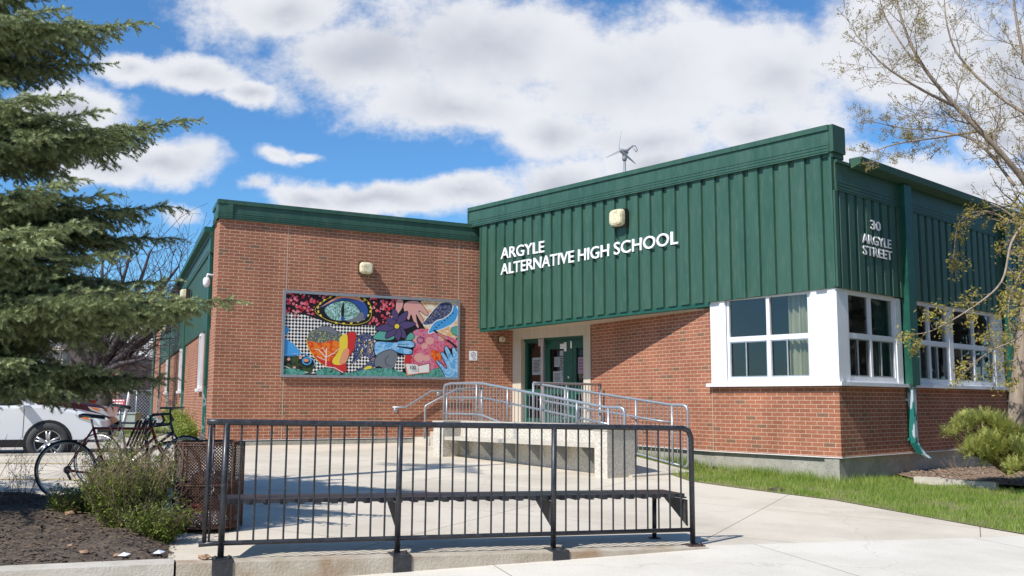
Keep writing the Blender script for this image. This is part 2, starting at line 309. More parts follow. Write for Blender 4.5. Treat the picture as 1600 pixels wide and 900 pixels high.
MT['terrain']=noisy('terrain_soil',(.12,.13,.07),(.18,.16,.1),.2,.95)
MT['white']=noisy('white_trim',(.80,.81,.83),(.74,.75,.77),3,.45,c3=(.6,.58,.54),s3=7,k3=.22)
MT['beige']=noisy('beige_trim',(.60,.53,.43),(.53,.46,.36),6,.8,stretch=(3,3,.4))
MT['galv']=noisy('galvanised_steel',(.40,.43,.46),(.30,.33,.36),18,.42,metal=.55,spec=.5,rvar=.1)
MT['alu']=noisy('aluminium',(.62,.63,.64),(.5,.51,.52),8,.35,metal=.7)
MT['black']=noisy('black_paint',(.016,.018,.023),(.03,.033,.04),12,.38,c3=(.12,.12,.13),s3=40,k3=.25,rvar=.1)
MT['blackmatt']=mat_base('black_rubber',(.012,.012,.013),.6)
MT['rust']=noisy('rusty_steel',(.105,.050,.032),(.06,.032,.024),16,.8,metal=.1,c3=(.2,.1,.06),s3=50)
MT['roof']=noisy('roof_gravel',(.25,.24,.23),(.35,.34,.32),6,.95)
MT['glass']=glass_mat('window_glass')
MT['inside']=mat_base('interior_paint',(.22,.21,.20),.9)
MT['curtain']=noisy('curtain_cloth',(.44,.43,.31),(.34,.33,.24),6,.9,stretch=(1,1,.2))
MT['lampl']=noisy('lamp_lens',(.78,.72,.50),(.62,.54,.34),18,.35,c3=(.32,.22,.12),s3=9,k3=.6)
MT['lampb']=mat_base('lamp_housing',(.03,.024,.02),.6)
MT['paper']=mat_base('paper',(.8,.8,.8),.8)
MT['paperg']=mat_base('paper_grey',(.35,.38,.4),.8)
MT['textw']=mat_base('letter_white',(.86,.86,.87),.45)
MT['mulch']=noisy('mulch',(.045,.034,.027),(.105,.080,.060),9,.97,bump=1.4,bscale=30,c3=(.18,.12,.08),s3=40,k3=.6)
MT['chips']=noisy('wood_chips',(.30,.21,.15),(.16,.10,.065),22,.95,bump=1.4,bscale=45,c3=(.42,.31,.23),s3=60,k3=.8)
MT['soil']=noisy('grass_soil',(.14,.15,.05),(.24,.20,.11),6,.97)
MT['grass']=foliage_mat('grass_blades',(.18,.30,.04),(.44,.50,.13),.6,.4)
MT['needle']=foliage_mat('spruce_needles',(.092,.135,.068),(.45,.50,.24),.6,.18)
MT['sprbark']=noisy('spruce_bark',(.07,.05,.04),(.13,.10,.08),12,.95,bump=1)
MT['bark']=noisy('pale_bark',(.36,.28,.215),(.22,.17,.13),14,.95,bump=1.2,bscale=30,stretch=(1,1,.25))
MT['barkf']=noisy('far_bark',(.065,.05,.05),(.11,.088,.088),6,.95)
MT['bud']=foliage_mat('budding_leaves',(.30,.22,.06),(.46,.42,.10),.6,.4)
MT['leafg']=foliage_mat('shrub_leaves',(.10,.13,.025),(.32,.42,.07),.55,.35)
MT['stem']=noisy('shrub_stems',(.26,.18,.12),(.40,.30,.22),20,.9)
MT['stemd']=noisy('dark_stems',(.10,.065,.045),(.16,.11,.08),20,.9)
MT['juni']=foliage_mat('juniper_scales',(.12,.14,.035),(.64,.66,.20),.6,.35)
# ------------------------------------------------------------------ plan
V2=lambda a:Vector(a)
P0=V2((-6.013,19.028));P1=V2((.051,22.216));P2=V2((1.707,20.367));P3=V2((3.573,16.818));P4=V2((5.201,15.001))
class Fr:
    """a wall frame: s runs along the wall, n out of it, z up"""
    def __init__(s,P,d,flip=False):
        s.P=Vector(P);s.d=Vector(d).normalized();n=Vector((-s.d.y,s.d.x))
        if n.dot(-s.P)<0:n=-n
        if flip:n=-n
        s.n=n
    def p(s,a,n=0,z=0): q=s.P+s.d*a+s.n*n; return Vector((q.x,q.y,z))
    def xy(s,a,n=0): q=s.P+s.d*a+s.n*n; return (q.x,q.y)
    def box(s,mb,a0,a1,n0,n1,z0,z1,mat=0):
        d=Vector((s.d.x,s.d.y,0));n=Vector((s.n.x,s.n.y,0)); mb.box(s.p(a0,n0,z0),d*(a1-a0),n*(n1-n0),(0,0,z1-z0),mat)
FC=Fr(P0,P1-P0);FD=Fr(P3,P3-P2);FA=Fr(P4,P4-P3);FB=Fr(P4,(.7449,.6672));FS=Fr(P0,(-.387,.922));FDO=Fr(P2,P2-P1)
FG=Fr(P4,(.6705,-.7419));FF=Fr((-2.28,7.41),(.945,.327));FN=Fr((1.80,14.95),(.68,-.733));FR=Fr((3.0,16.05),(.68,-.733));FL=Fr((.55,18.6),(.733,.68));FW=Fr((1.47,14.6),(.68,-.733))
def g(x,y): return .03+.0218*(min(y,60)-7.5)-(.028 if x>-2.3 else .012)*(x+2.3)
SEND=4.25
def gw(x,y):
    s=(Vector((x,y))-FF.P).dot(FF.d); return g(x,y)-.038*max(0,SEND-s) if s<SEND else g(x,y)
# ------------------------------------------------------------------ ground
def grid(name,fn,s0,s1,t0,t1,ds,dt,frame,mat,drop=None):
    ns=max(1,int(round((s1-s0)/ds)));nt_=max(1,int(round((t1-t0)/dt)))
    V=[];Fc=[]
    for i in range(ns+1):
        for j in range(nt_+1):
            q=frame.P+frame.d*(s0+(s1-s0)*i/ns)-frame.n*(t0+(t1-t0)*j/nt_); V.append((q.x,q.y,fn(q.x,q.y)))
    for i in range(ns):
        for j in range(nt_):
            a=i*(nt_+1)+j;Fc.append((a,a+nt_+1,a+nt_+2,a+1))
    return raw_mesh(name,V,Fc,mat,nv=4)
mb=MB(); mb.face([(-600,-400,-.62),(600,-400,-.62),(600,900,-.62),(-600,900,-.62)]); struct(mb.build('terrain',MT['terrain']))
# plaza: everything behind the fence line, up to the building; stops at the parking lot kerb
pl=MB(); KY=16.6
poly=[FF.xy(-16,.0),FF.xy(SEND,.0),FF.xy(SEND,.0),FF.xy(24,0),(24,34),(-4,34)]
def sheet(name,poly,fn,mat,step=1.0,kind='structure'):
    bm=bmesh.new(); vs=[bm.verts.new((x,y,0)) for x,y in poly]; bm.faces.new(vs)
    xs=[p[0] for p in poly]; ys=[p[1] for p in poly]
    for ax,lo,hi in ((0,min(xs),max(xs)),(1,min(ys),max(ys))):
        k=lo+step
        while k<hi:
            co=[0,0,0];co[ax]=k;no=[0,0,0];no[ax]=1
            bmesh.ops.bisect_plane(bm,geom=bm.verts[:]+bm.edges[:]+bm.faces[:],plane_co=co,plane_no=no); k+=step
    for v in bm.verts: v.co.z=fn(v.co.x,v.co.y)
    bmesh.ops.recalc_face_normals(bm,faces=bm.faces)
    if sum(f.normal.z for f in bm.faces)<0: bmesh.ops.reverse_faces(bm,faces=bm.faces)
    me=bpy.data.meshes.new(name); bm.to_mesh(me); bm.free(); me.materials.append(mat)
    o=bpy.data.objects.new(name,me); col.objects.link(o)
    if kind:o['kind']=kind
    return o
a=FF.xy(-14,0);b=FF.xy(24,0)
sheet('plaza',[a,b,(24,32),(-5,32),(-6.2,19.2),(-6.95,KY),(-6.95-.922*18,KY-.387*18)],g,MT['plaza'],1.0)
sheet('front_walk',[FF.xy(-14,.14),FF.xy(SEND,.14),FF.xy(SEND,0),FF.xy(24,0),(18,-12),(-16,-12)],lambda x,y:gw(x,y)-(.0 if (Vector((x,y))-FF.P).dot(FF.d)>SEND-.01 else .002),MT['walk'],1.0)
# kerb under the fence and along the planting bed
mb=MB()
def strip(mb,s0,s1,n0,n1,top,bot,k=10,mat=0):
    for i in range(k):
        a0=s0+(s1-s0)*i/k;a1=s0+(s1-s0)*(i+1)/k
        q=[FF.xy(a0,n1),FF.xy(a1,n1),FF.xy(a1,n0),FF.xy(a0,n0)]
        T=[(x,y,top(x,y)) for x,y in q];B=[(x,y,bot(x,y)) for x,y in q]
        mb.face(T,mat);mb.face([B[0],B[1],T[1],T[0]],mat);mb.face([B[2],B[3],T[3],T[2]],mat)
        if i==0:mb.face([B[3],B[0],T[0],T[3]],mat)
        if i==k-1:mb.face([B[1],B[2],T[2],T[1]],mat)
strip(mb,-.27,SEND,-.02,.15,lambda x,y:g(x,y)+.006,lambda x,y:gw(x,y)-.2)
struct(mb.build('kerb',MT['kerb']))
mb=MB()
strip(mb,-12,-.285,-.06,.16,lambda x,y:g(x,y)+.015,lambda x,y:gw(x,y)-.2,20)
struct(mb.build('planter_kerb',MT['conc'],bevel=.012))
# parking lot beyond the kerb
KD=Vector((-.922,-.387))
K1=Vector((-6.95,KY))+KD*18
mb=MB(); mb.face([(-6.4,KY+.25,.13),(-6.2,19.4,.13),(-30,75,.13),(60,75,.13),(60,600,.13),(-500,600,.13),(-500,-190,.13),(K1.x,K1.y+.1,.13)]); struct(mb.build('parking_lot',MT['lot']))
mb=MB(); mb.box((-6.95,KY,-.1),(KD.x*18,KD.y*18,0),(-.06,.15,0),(0,0,.425)); struct(mb.build('lot_kerb',MT['conc'],bevel=.01))
yel=mat_base('yellow_line_paint',(.60,.45,.18),.8)
mb=MB()
for (x0,y0,x1,y1) in ((-12,12.2,-5.2,12.7),(-13,14.6,-5.6,14.9)):
    d=n2((x1-x0,y1-y0));nn=Vector((-d[1],d[0]))*.05
    k=12
    for i in range(k):
        xa,ya=x0+(x1-x0)*i/k,y0+(y1-y0)*i/k;xb,yb=x0+(x1-x0)*(i+1)/k,y0+(y1-y0)*(i+1)/k
        mb.face([(xa-nn.x,ya-nn.y,g(xa,ya)+.006),(xb-nn.x,yb-nn.y,g(xb,yb)+.006),(xb+nn.x,yb+nn.y,g(xb,yb)+.006),(xa+nn.x,ya+nn.y,g(xa,ya)+.006)])
struct(mb.build('painted_line',yel))
# lawn
LAWN=[(1.98,18.7),(2.3,17.2),(2.62,15.4),(2.72,14.6),(3.3,13.8),(4.29,12.7),(5.28,10.4),(5.7,9.6),(8,5.5),(24,5.5),(24,28),FB.xy(12,-.2),FB.xy(0,-.1),FA.xy(-2.44,-.1),FD.xy(-3.9,-.1)]
gl=lambda x,y:g(x,y)+.007+.02*min(1,max(0,(x-5)/2))
sheet('lawn_soil',LAWN,gl,MT['soil'],.7)
BED=[(6.55,15.5),(7.5,14.7),(9.4,14.0),(12,13.8),(15,13.8),FB.xy(9.5,-.1),FB.xy(1.9,-.1)]
gb=lambda x,y:gl(x,y)+.03+.10*max(0,1-((Vector((x,y))-Vector((8.6,15.9))).length/2.6))
sheet('mulch_bed',BED,gb,MT['chips'],.35)
def inside(poly,x,y):
    c=np.zeros(len(x),bool);n=len(poly)
    for i in range(n):
        x0,y0=poly[i];x1,y1=poly[(i+1)%n]
        if y0==y1: continue
        k=((y0>y)!=(y1>y))&(x<(x1-x0)*(y-y0)/(y1-y0)+x0); c^=k
    return c
def blades(name,poly,n,h0,h1,w,zf,mat,holes=(),xr=None,yr=None,edge=None):
    xs=[p[0] for p in poly];ys=[p[1] for p in poly]
    xr=xr or (min(xs),max(xs));yr=yr or (min(ys),max(ys))
    x=rng.uniform(*xr,n);y=rng.uniform(*yr,n);k=inside(poly,x,y)
    for h in holes:k&=~inside(h,x,y)
    # denser clumps
    cl=np.sin(x*3.1+np.sin(y*2.3)*2)*np.sin(y*2.7+np.cos(x*1.9)*2)*.6+.4*np.sin(x*9+np.sin(y*7))*np.sin(y*8.3+x*2); k&=(rng.random(n)<.55+.75*cl)
    x=x[k];y=y[k];cl=cl[k];m=len(x)
    z=np.array([zf(a,b) for a,b in zip(x,y)])
    h=rng.uniform(h0,h1,m)*(1+.35*cl)
    if edge is not None: h=h*edge(x,y)
    a=rng.uniform(0,6.283,m);ln=rng.uniform(.1,.7,m)*h;b=rng.uniform(0,6.283,m)
    dx=np.cos(a)*w;dy=np.sin(a)*w
    V=np.empty((m,3,3));V[:,0]=np.stack([x-dx,y-dy,z],1);V[:,1]=np.stack([x+dx,y+dy,z],1);V[:,2]=np.stack([x+np.cos(b)*ln,y+np.sin(b)*ln,z+h],1)
    t=np.clip(rng.normal(.4,.25,m)-.3*cl,0,1)
    return raw_mesh(name,V.reshape(-1,3),np.arange(m*3).reshape(-1,3),mat,tint=np.repeat(t,3))
def near_wall(x,y):
    d=np.abs((x-P4.x)*FA.n.x+(y-P4.y)*FA.n.y); s=(x-P4.x)*FA.d.x+(y-P4.y)*FA.d.y
    return np.where((d<.55)&(s<.6),2.1,1.0)
o=blades('grass',LAWN,210000,.03,.085,.0045,gl,MT['grass'],holes=[BED],xr=(2,12),yr=(8.6,19),edge=near_wall); tag(o,'bright spring grass between the walk and the brick wall','grass',kind='stuff')
# planting bed front left
BEDL=[FF.xy(-12,-.04),FF.xy(-.28,-.04),FF.xy(-.28,-.9),(-3.25,9.6),(-5.0,10.3),(-9,10.4),(-14,9)]
def gbl(x,y):
    q=Vector((x,y))-FF.P; tt=-q.dot(FF.n); ss=-.30-q.dot(FF.d); e=max(0,min(1,min(tt-.04,ss)/.35))
    return g(x,y)-.01+e*(.07+.04*math.sin(x*2.1+1)*math.sin(y*2.7)+.018*math.sin(x*11+y*4)*math.sin(y*13-x*5)+.010*math.sin(x*27+y*9)*math.sin(y*31)+.05*min(1,max(0,(y-7.4)/1.2)))
sheet('planting_bed',BEDL,gbl,MT['mulch'],.09)
def scatter_chips(name,poly,n,zf,size,cols,label,cat):
    xs=[p[0] for p in poly];ys=[p[1] for p in poly]
    x=rng.uniform(min(xs),max(xs),n);y=rng.uniform(min(ys),max(ys),n);k=inside(poly,x,y);x=x[k];y=y[k];m=len(x)
    z=np.array([zf(a,b) for a,b in zip(x,y)])
    V=np.empty((m,4,3));a=rng.uniform(0,6.28,m);s=rng.uniform(*size,m)
    t1=rng.uniform(-.6,.6,m);t2=rng.uniform(-.6,.6,m)
    ux=np.cos(a)*s;uy=np.sin(a)*s;vx=-np.sin(a)*s*.45;vy=np.cos(a)*s*.45
    for i,(p,q) in enumerate(((-1,-1),(1,-1),(1,1),(-1,1))):
        V[:,i]=np.stack([x+ux*p+vx*q,y+uy*p+vy*q,z+.008+np.abs(p*t1*s+q*t2*s*.5)],1)
    return raw_mesh(name,V.reshape(-1,3),np.arange(m*4).reshape(-1,4),cols,tint=np.repeat(rng.random(m),4),nv=4)
chipm=foliage_mat('bark_chips',(.04,.03,.023),(.24,.17,.12),.95,0)
chipl=foliage_mat('pale_wood_chips',(.16,.10,.06),(.50,.38,.28),.95,0)
tag(scatter_chips('bark_litter',BEDL,60000,gbl,(.004,.020),chipm,'',''),'dark bark mulch and litter on the planting bed','mulch',kind='stuff')
tag(scatter_chips('wood_chip_litter',BED,16000,gb,(.01,.035),chipl,'',''),'pale wood chips under the juniper beside the brick wall','wood chips',kind='stuff')
mb=MB(); 
for i in range(3):
    a=Vector((6.42,15.25)).lerp(Vector((7.35,14.50)),i/3);b=Vector((6.42,15.25)).lerp(Vector((7.35,14.50)),(i+1)/3)
    mb.box((a.x,a.y,gl(a.x,a.y)-.05),(b.x-a.x,b.y-a.y,0),(.10,.11,0),(0,0,.15))
tag(mb.build('bed_edging',MT['conc'],bevel=.012),'pale concrete edging strip beside the mulch under the downpipe','edging')
# ------------------------------------------------------------------ the school
school=thing('school_building','single storey brick school with green ribbed metal cladding and flat roofs','school',(0,0,0))
def part(mb,name,m,parent=school,label=None,bevel=0):
    o=mb.build(name,m,parent,bevel)
    if label:o['label']=label
    return o
BZ=.43; RZ=.377; SILL=1.543
# wall with the mural
mb=MB(); FC.box(mb,0,6.88,-.3,0,BZ,4.97); part(mb,'brick_wall',MT['brick'])
mb=MB(); FC.box(mb,0.02,6.9,-.3,-.02,-.1,BZ-.003); FC.box(mb,.03,4.32,-.02,.055,-.1,BZ-.03); part(mb,'plinth',MT['plinth'])
jm=mat_base('sealant',(.50,.40,.30),.8)
for s in (1.42,5.40):
    mb=MB(); FC.box(mb,s-.008,s+.008,-.004,.004,BZ+.01,4.93); part(mb,'expansion_joint',jm)
def fascia(mb,fr,s0,s1,z0,z1,n0=0.03,ribs=True,cap=.085,grooves=(.30,.37,.44)):
    H=z1-z0
    fr.box(mb,s0,s1,-.25,n0+.03,z1-cap,z1)           # cap flashing
    fr.box(mb,s0,s1,-.25,n0,z0+H*.34,z1-cap-.003)
    if ribs:
        for k in range(3):
            a=z0+H*(.02+.11*k); fr.box(mb,s0,s1,-.25,n0+.014+.0*k,a+.012,a+H*.095)
        fr.box(mb,s0,s1,-.24,n0+.006,z0+.005,z0+H*.34)
    fr.box(mb,s0,s1,-.25,n0+.03,z0-.016,z0)
mb=MB(); fascia(mb,FC,-.04,6.1,4.96,5.345); part(mb,'fascia',MT['green'])
mb=MB(); fascia(mb,FS,-.04,1.1,4.96,5.345); part(mb,'fascia',MT['green'])
# left side wall
mb=MB(); mb.prism([FS.xy(0,0),FS.xy(1.05,0),FS.xy(1.05,-.3),FC.xy(.3,-.03),FC.xy(.005,-.003)],BZ,4.96); part(mb,'brick_wall',MT['brick'])
bays=[(1.35,8.6),(8.6,16.6),(16.6,24.2)]
mb=MB()
for a,b in bays: FS.box(mb,a+1.83,b,-.3,0,BZ,2.75);FS.box(mb,a+1.2,a+1.83,-.3,0,BZ,1.45);FS.box(mb,a,a+1.2,-.3,0,BZ,2.75)
FS.box(mb,1.05,1.35,-.3,0,BZ,2.75)
FS.box(mb,24.2,31,-.3,0,BZ,4.9); part(mb,'brick_wall',MT['brick'])
mb=MB(); FS.box(mb,.35,34,-.32,-.03,-.1,BZ-.003); part(mb,'plinth',MT['plinth'])
def cladding(mb,fr,s0,s1,zb,zt,pitch=.30,board=.205,d=.046,n0=0.0,start=0):
    zb_=zb if callable(zb) else (lambda s:zb)
    def slab(a0,a1,m0,m1):
        v=[fr.p(a0,m0,zb_(a0)),fr.p(a1,m0,zb_(a1)),fr.p(a1,m1,zb_(a1)),fr.p(a0,m1,zb_(a0))];t=[fr.p(a0,m0,zt),fr.p(a1,m0,zt),fr.p(a1,m1,zt),fr.p(a0,m1,zt)]
        mb.face([t[0],t[1],t[2],t[3]]);mb.face(v[::-1])
        for i in range(4):
            j=(i+1)%4; mb.face([v[i],v[j],t[j],t[i]])
    slab(s0,s1,n0-.1,n0)
    s=s0+start
    while s+board<=s1+1e-6:
        # trapezoid rib so both edges catch light
        e=.012; a,b=s,s+board
        B0=[fr.p(a,n0+.001,zb_(a)),fr.p(a+e,n0+d,zb_(a)),fr.p(b-e,n0+d,zb_(b)),fr.p(b,n0+.001,zb_(b))]
        T0=[fr.p(a,n0+.001,zt),fr.p(a+e,n0+d,zt),fr.p(b-e,n0+d,zt),fr.p(b,n0+.001,zt)]
        for i in range(3): mb.face([B0[i],B0[i+1],T0[i+1],T0[i]])
        mb.face(B0[::-1]);mb.face(T0)
        s+=pitch
mb=MB(); 
for a,b in bays: cladding(mb,FS,a,b,2.78,4.42)
part(mb,'cladding',MT['green'])
mb=MB(); fascia(mb,FS,1.15,24.2,4.42,4.86,n0=.05); part(mb,'fascia',MT['green'])
mb=MB(); FS.box(mb,1.2,33.9,-.1,.20,4.86,4.97); part(mb,'gutter',MT['greend'])
mb=MB(); FS.box(mb,31,33.9,-.3,.05,.3,4.86); part(mb,'cladding',MT['green'])
for s in (1.18,8.5,16.5,24.1,31):
    mb=MB(); FS.box(mb,s,s+.34,0,.065,1.55,4.86); c=part(mb,'downpipe_cover',MT['greend'])
    mb=MB(); FS.box(mb,s+.08,s+.2,.01,.07,.45,1.55); FS.box(mb,s+.08,s+.2,.03,.25,.32,.445); m2=mb.build('drainpipe',MT['greenpeel'],c)
def pq(mb,fr,a,b,n,z0,z1):
    q=[fr.p(a,n,z0),fr.p(b,n,z0),fr.p(b,n,z1),fr.p(a,n,z1)]
    if (q[1]-q[0]).cross(q[3]-q[0]).dot(Vector((fr.n.x,fr.n.y,0)))<0: q=q[::-1]
    mb.face(q)
def simple_window(fr,s0,s1,z0,z1,parent=school,split=True,n=0.0,recess=.07,rail=True):
    w=.055; mb=MB()
    for a,b in ((s0,s0+w),(s1-w,s1)): fr.box(mb,a,b,n-recess-.06,n+.015,z0,z1)
    fr.box(mb,s0+w,s1-w,n-recess-.06,n+.015,z1-w,z1);fr.box(mb,s0+w,s1-w,n-recess-.06,n+.015,z0,z0+w)
    o=part(mb,'window',MT['white'],parent,bevel=.004)
    p=MB(); pq(p,fr,s0+w,s1-w,n-recess-.02,z0+w,z1-w); p.build('pane',MT['glass'],o)
    return o
for a,b in bays:
    simple_window(FS,a+1.23,a+1.80,1.5,2.75,n=.045)
    mb=MB(); FS.box(mb,a+1.15,a+1.92,-.2,.10,1.43,1.50); part(mb,'sill',MT['white'])
# inner corner wall beside the door, brick and plinth
mb=MB(); FD.box(mb,-3.99,0.0,-.3,0,RZ+.012,3.0); part(mb,'brick_wall',MT['brick'])
mb=MB(); FD.box(mb,-3.99,0.0,-.3,-.045,-.15,RZ-.003); part(mb,'plinth',MT['plinth'])
mb=MB(); FA.box(mb,-2.44,0,-.3,0,RZ+.012,SILL-.03); part(mb,'brick_wall',MT['brick'])
mb=MB(); FA.box(mb,-2.44,-.045,-.3,-.045,-.2,RZ-.003); part(mb,'plinth',MT['plinth'])
mb=MB(); FB.box(mb,0,14,-.3,0,RZ+.012,SILL-.03); part(mb,'brick_wall',MT['brick'])
mb=MB(); FB.box(mb,.0,14,-.3,-.045,-.2,RZ-.003); part(mb,'plinth',MT['plinth'])
mb=MB(); FA.box(mb,-2.44,.02,-.1,.02,RZ-.002,RZ+.01); FB.box(mb,.021,14,-.1,.02,RZ-.002,RZ+.01); FD.box(mb,-3.9,.0,-.1,.02,RZ-.0025,RZ+.0095); part(mb,'drip_flashing',MT['white'])
mb=MB(); FC.box(mb,0,4.32,-.05,.02,BZ-.002,BZ+.008);part(mb,'drip_flashing',MT['white'])
mb=MB(); FA.box(mb,-2.447,-2.437,.0,.004,RZ+.02,SILL-.03); part(mb,'expansion_joint',jm)
# green box over the entrance (its lower edge falls gently to the left)
gbot=lambda s:3.075+.0215*s
mb=MB(); cladding(mb,FG,-8.78,0.03,lambda s:gbot(s),5.29,n0=.04,start=.045); part(mb,'cladding',MT['green'])
mb=MB()
for i in range(8):
    a,b=-8.8+8.82*i/8,-8.8+8.82*(i+1)/8
    if a>-2.45: break
    b=min(b,-2.44)
    v=[FG.p(a,-.10,gbot(a)-.075),FG.p(b,-.10,gbot(b)-.075),FG.p(b,.055,gbot(b)-.075),FG.p(a,.055,gbot(a)-.075)]
    t=[FG.p(a,-.10,gbot(a)-.001),FG.p(b,-.10,gbot(b)-.001),FG.p(b,.055,gbot(b)-.001),FG.p(a,.055,gbot(a)-.001)]
    mb.face(t);mb.face(v[::-1])
    for k in range(4): mb.face([v[k],v[(k+1)%4],t[(k+1)%4],t[k]])
part(mb,'edge_flashing',MT['greend'])
mb=MB(); FG.box(mb,-8.79,-8.745,-.5,.085,2.9,5.29); part(mb,'corner_trim',MT['green'])
mb=MB(); FG.box(mb,-.0,.045,-.0,.08,3.09,5.28); FB.box(mb,-.06,.03,.045,.08,3.09,4.66); part(mb,'corner_trim',MT['green'])
mb=MB(); fascia(mb,FG,-9.17,.03,5.29,5.745,n0=.10); FG.box(mb,-9.2,-9.17,-.6,.12,5.28,5.75); part(mb,'fascia',MT['green'])
mb=MB(); FB.box(mb,-.09,.30,-.25,.10,5.30,5.748); FB.box(mb,-.06,.30,-.2,.06,5.215,5.30); part(mb,'fascia_return',MT['green'])
mb=MB(); FD.box(mb,-1.0,-.02,.0,.035,2.93,3.03); part(mb,'edge_flashing',MT['greend'])
# soffit
mb=MB(); c0=FG.xy(-8.75,-.09);mb.prism([FG.xy(-2.3,-.06),c0,(c0[0]-.1,c0[1]+1.4),(P1.x,P1.y+.1),(P2.x+.15,P2.y+.1),(P3.x+.1,P3.y+.1)],2.905,2.96); part(mb,'soffit',MT['beige'])
# upper part of side wall B
mb=MB(); cladding(mb,FB,0.03,13.9,3.075,4.68,n0=.04,start=.04,pitch=.285,board=.2); part(mb,'cladding',MT['green'])
mb=MB(); fascia(mb,FB,.0,13.9,4.68,5.18,n0=.07,cap=.05); part(mb,'fascia',MT['green'])
mb=MB(); 
prof=[(.07,5.12),(.10,5.10),(.27,5.16),(.29,5.27),(.07,5.27)]
for k in range(len(prof)):
    (n0,z0),(n1,z1)=prof[k],prof[(k+1)%len(prof)]; mb.face([FB.p(.46,n0,z0),FB.p(13.9,n0,z0),FB.p(13.9,n1,z1),FB.p(.46,n1,z1)])
mb.face([FB.p(.46,n,z) for n,z in prof]); part(mb,'gutter',MT['green'])
for s in (2.16,6.62,11.0):
    mb=MB(); FB.box(mb,s+.02,s+.30,.04,.17,1.55,5.10); c=part(mb,'downpipe_cover',MT['greend'],bevel=.01)
    m2=MB(); FB.box(m2,s+.09,s+.21,.03,.13,.56,1.55); 
    m2.box(FB.p(s+.09,.03,.56),Vector((FB.d.x,FB.d.y,0))*.12,Vector((FB.n.x,FB.n.y,0))*.10,Vector((FB.d.x,FB.d.y,0))*.10+Vector((FB.n.x,FB.n.y,0))*.09+Vector((0,0,-.20)))
    m2.box(FB.p(s+.19,.11,.37),Vector((FB.d.x,FB.d.y,0))*.12,Vector((FB.n.x,FB.n.y,0))*.10,Vector((FB.d.x,FB.d.y,0))*.09+Vector((FB.n.x,FB.n.y,0))*.06+Vector((0,0,-.07)))
    FB.box(m2,s+.05,s+.26,.0,.05,1.28,1.32);FB.box(m2,s+.05,s+.26,.0,.05,.6,.64)
    m2.build('drainpipe',MT['greenpeel'],c)
# glazing band
def frame_unit(fr,s0,s1,z0,z1,vm,hm,label=None,recess=.06):
    """white window: outer frame, one upright, one rail, sliding sash below"""
    w=.048;mb=MB();F=lambda a,b,c,d,n0=-.055,n1=.0:fr.box(mb,a,b,n0,n1,c,d)
    F(s0,s0+w,z0,z1);F(s1-w,s1,z0,z1);F(s0+w,s1-w,z1-w,z1);F(s0+w,s1-w,z0,z0+w*1.2)
    F(s0+w,s1-w,hm-.043,hm+.043);F(vm-.034,vm+.034,hm+.043,z1-w);F(vm-.034,vm+.034,z0+w*1.2,hm-.043)
    o=part(mb,'window',MT['white'],label=label,bevel=.006)
    s=MB()
    for a,b in ((s0+w,vm-.034),(vm+.034,s1-w)):
        fr.box(s,a,a+.02,-.036,-.012,z0+w*1.2,hm-.043);fr.box(s,b-.02,b,-.036,-.012,z0+w*1.2,hm-.043);fr.box(s,a+.02,b-.02,-.036,-.012,z0+w*1.2,z0+w*1.2+.022);fr.box(s,a+.02,b-.02,-.036,-.012,hm-.062,hm-.043)
        m=a+(b-a)*.42; fr.box(s,m,m+.022,-.034,-.014,z0+w*1.2+.022,hm-.062)
    s.build('sash',MT['alu'],o)
    p=MB(); pq(p,fr,s0+w,s1-w,-.040,z0+w*1.2,z1-w); p.build('pane',MT['glass'],o)
    return o
SZ=SILL+.03
mb=MB(); FA.box(mb,-2.44,-2.11,-.12,.02,SZ,3.075);part(mb,'side_panel',MT['white'],bevel=.004)
mb=MB(); FA.box(mb,-.46,.02,-.12,.02,SZ,3.09);FB.box(mb,.021,.32,-.12,.02,SZ,3.09); part(mb,'corner_panel',MT['white'],bevel=.004)
frame_unit(FA,-2.10,-.465,SZ+.04,3.07,-1.265,2.335,'two by two white window with green curtain')
mb=MB(); FA.box(mb,-2.11,-.46,-.12,.01,SZ,SZ+.038); part(mb,'sill_board',MT['white'])
wins=[(.33,1.96,1.10),(2.58,4.06,3.28),(4.24,6.18,5.23),(7.0,8.6,7.75),(8.75,10.35,9.5),(11.4,13.3,12.2)]
for a,b,c in wins: frame_unit(FB,a,b,SZ+.04,3.05,c,2.335)
for a,b in ((1.965,2.16),(4.065,4.235),(6.185,6.62),(8.605,8.745),(10.355,11.395),(13.305,13.9)):
    mb=MB();FB.box(mb,a,b,-.12,.02,SZ,3.06);part(mb,'window_post',MT['white'],bevel=.004)
for a,b,c in wins:
    mb=MB();FB.box(mb,a,b,-.12,.01,SZ,SZ+.038);part(mb,'sill_board',MT['white']);mb=MB();FB.box(mb,a,b,-.12,.01,3.052,3.074);part(mb,'head_board',MT['white'])
mb=MB(); FA.box(mb,-2.5,.10,-.2,.10,SILL-.03,SILL+.028); part(mb,'sill',MT['white'],bevel=.006)
mb=MB(); FB.box(mb,.102,6.62,-.2,.10,SILL-.03,SILL+.028);FB.box(mb,6.98,13.9,-.2,.10,SILL-.03,SILL+.028); part(mb,'sill',MT['white'],bevel=.006)
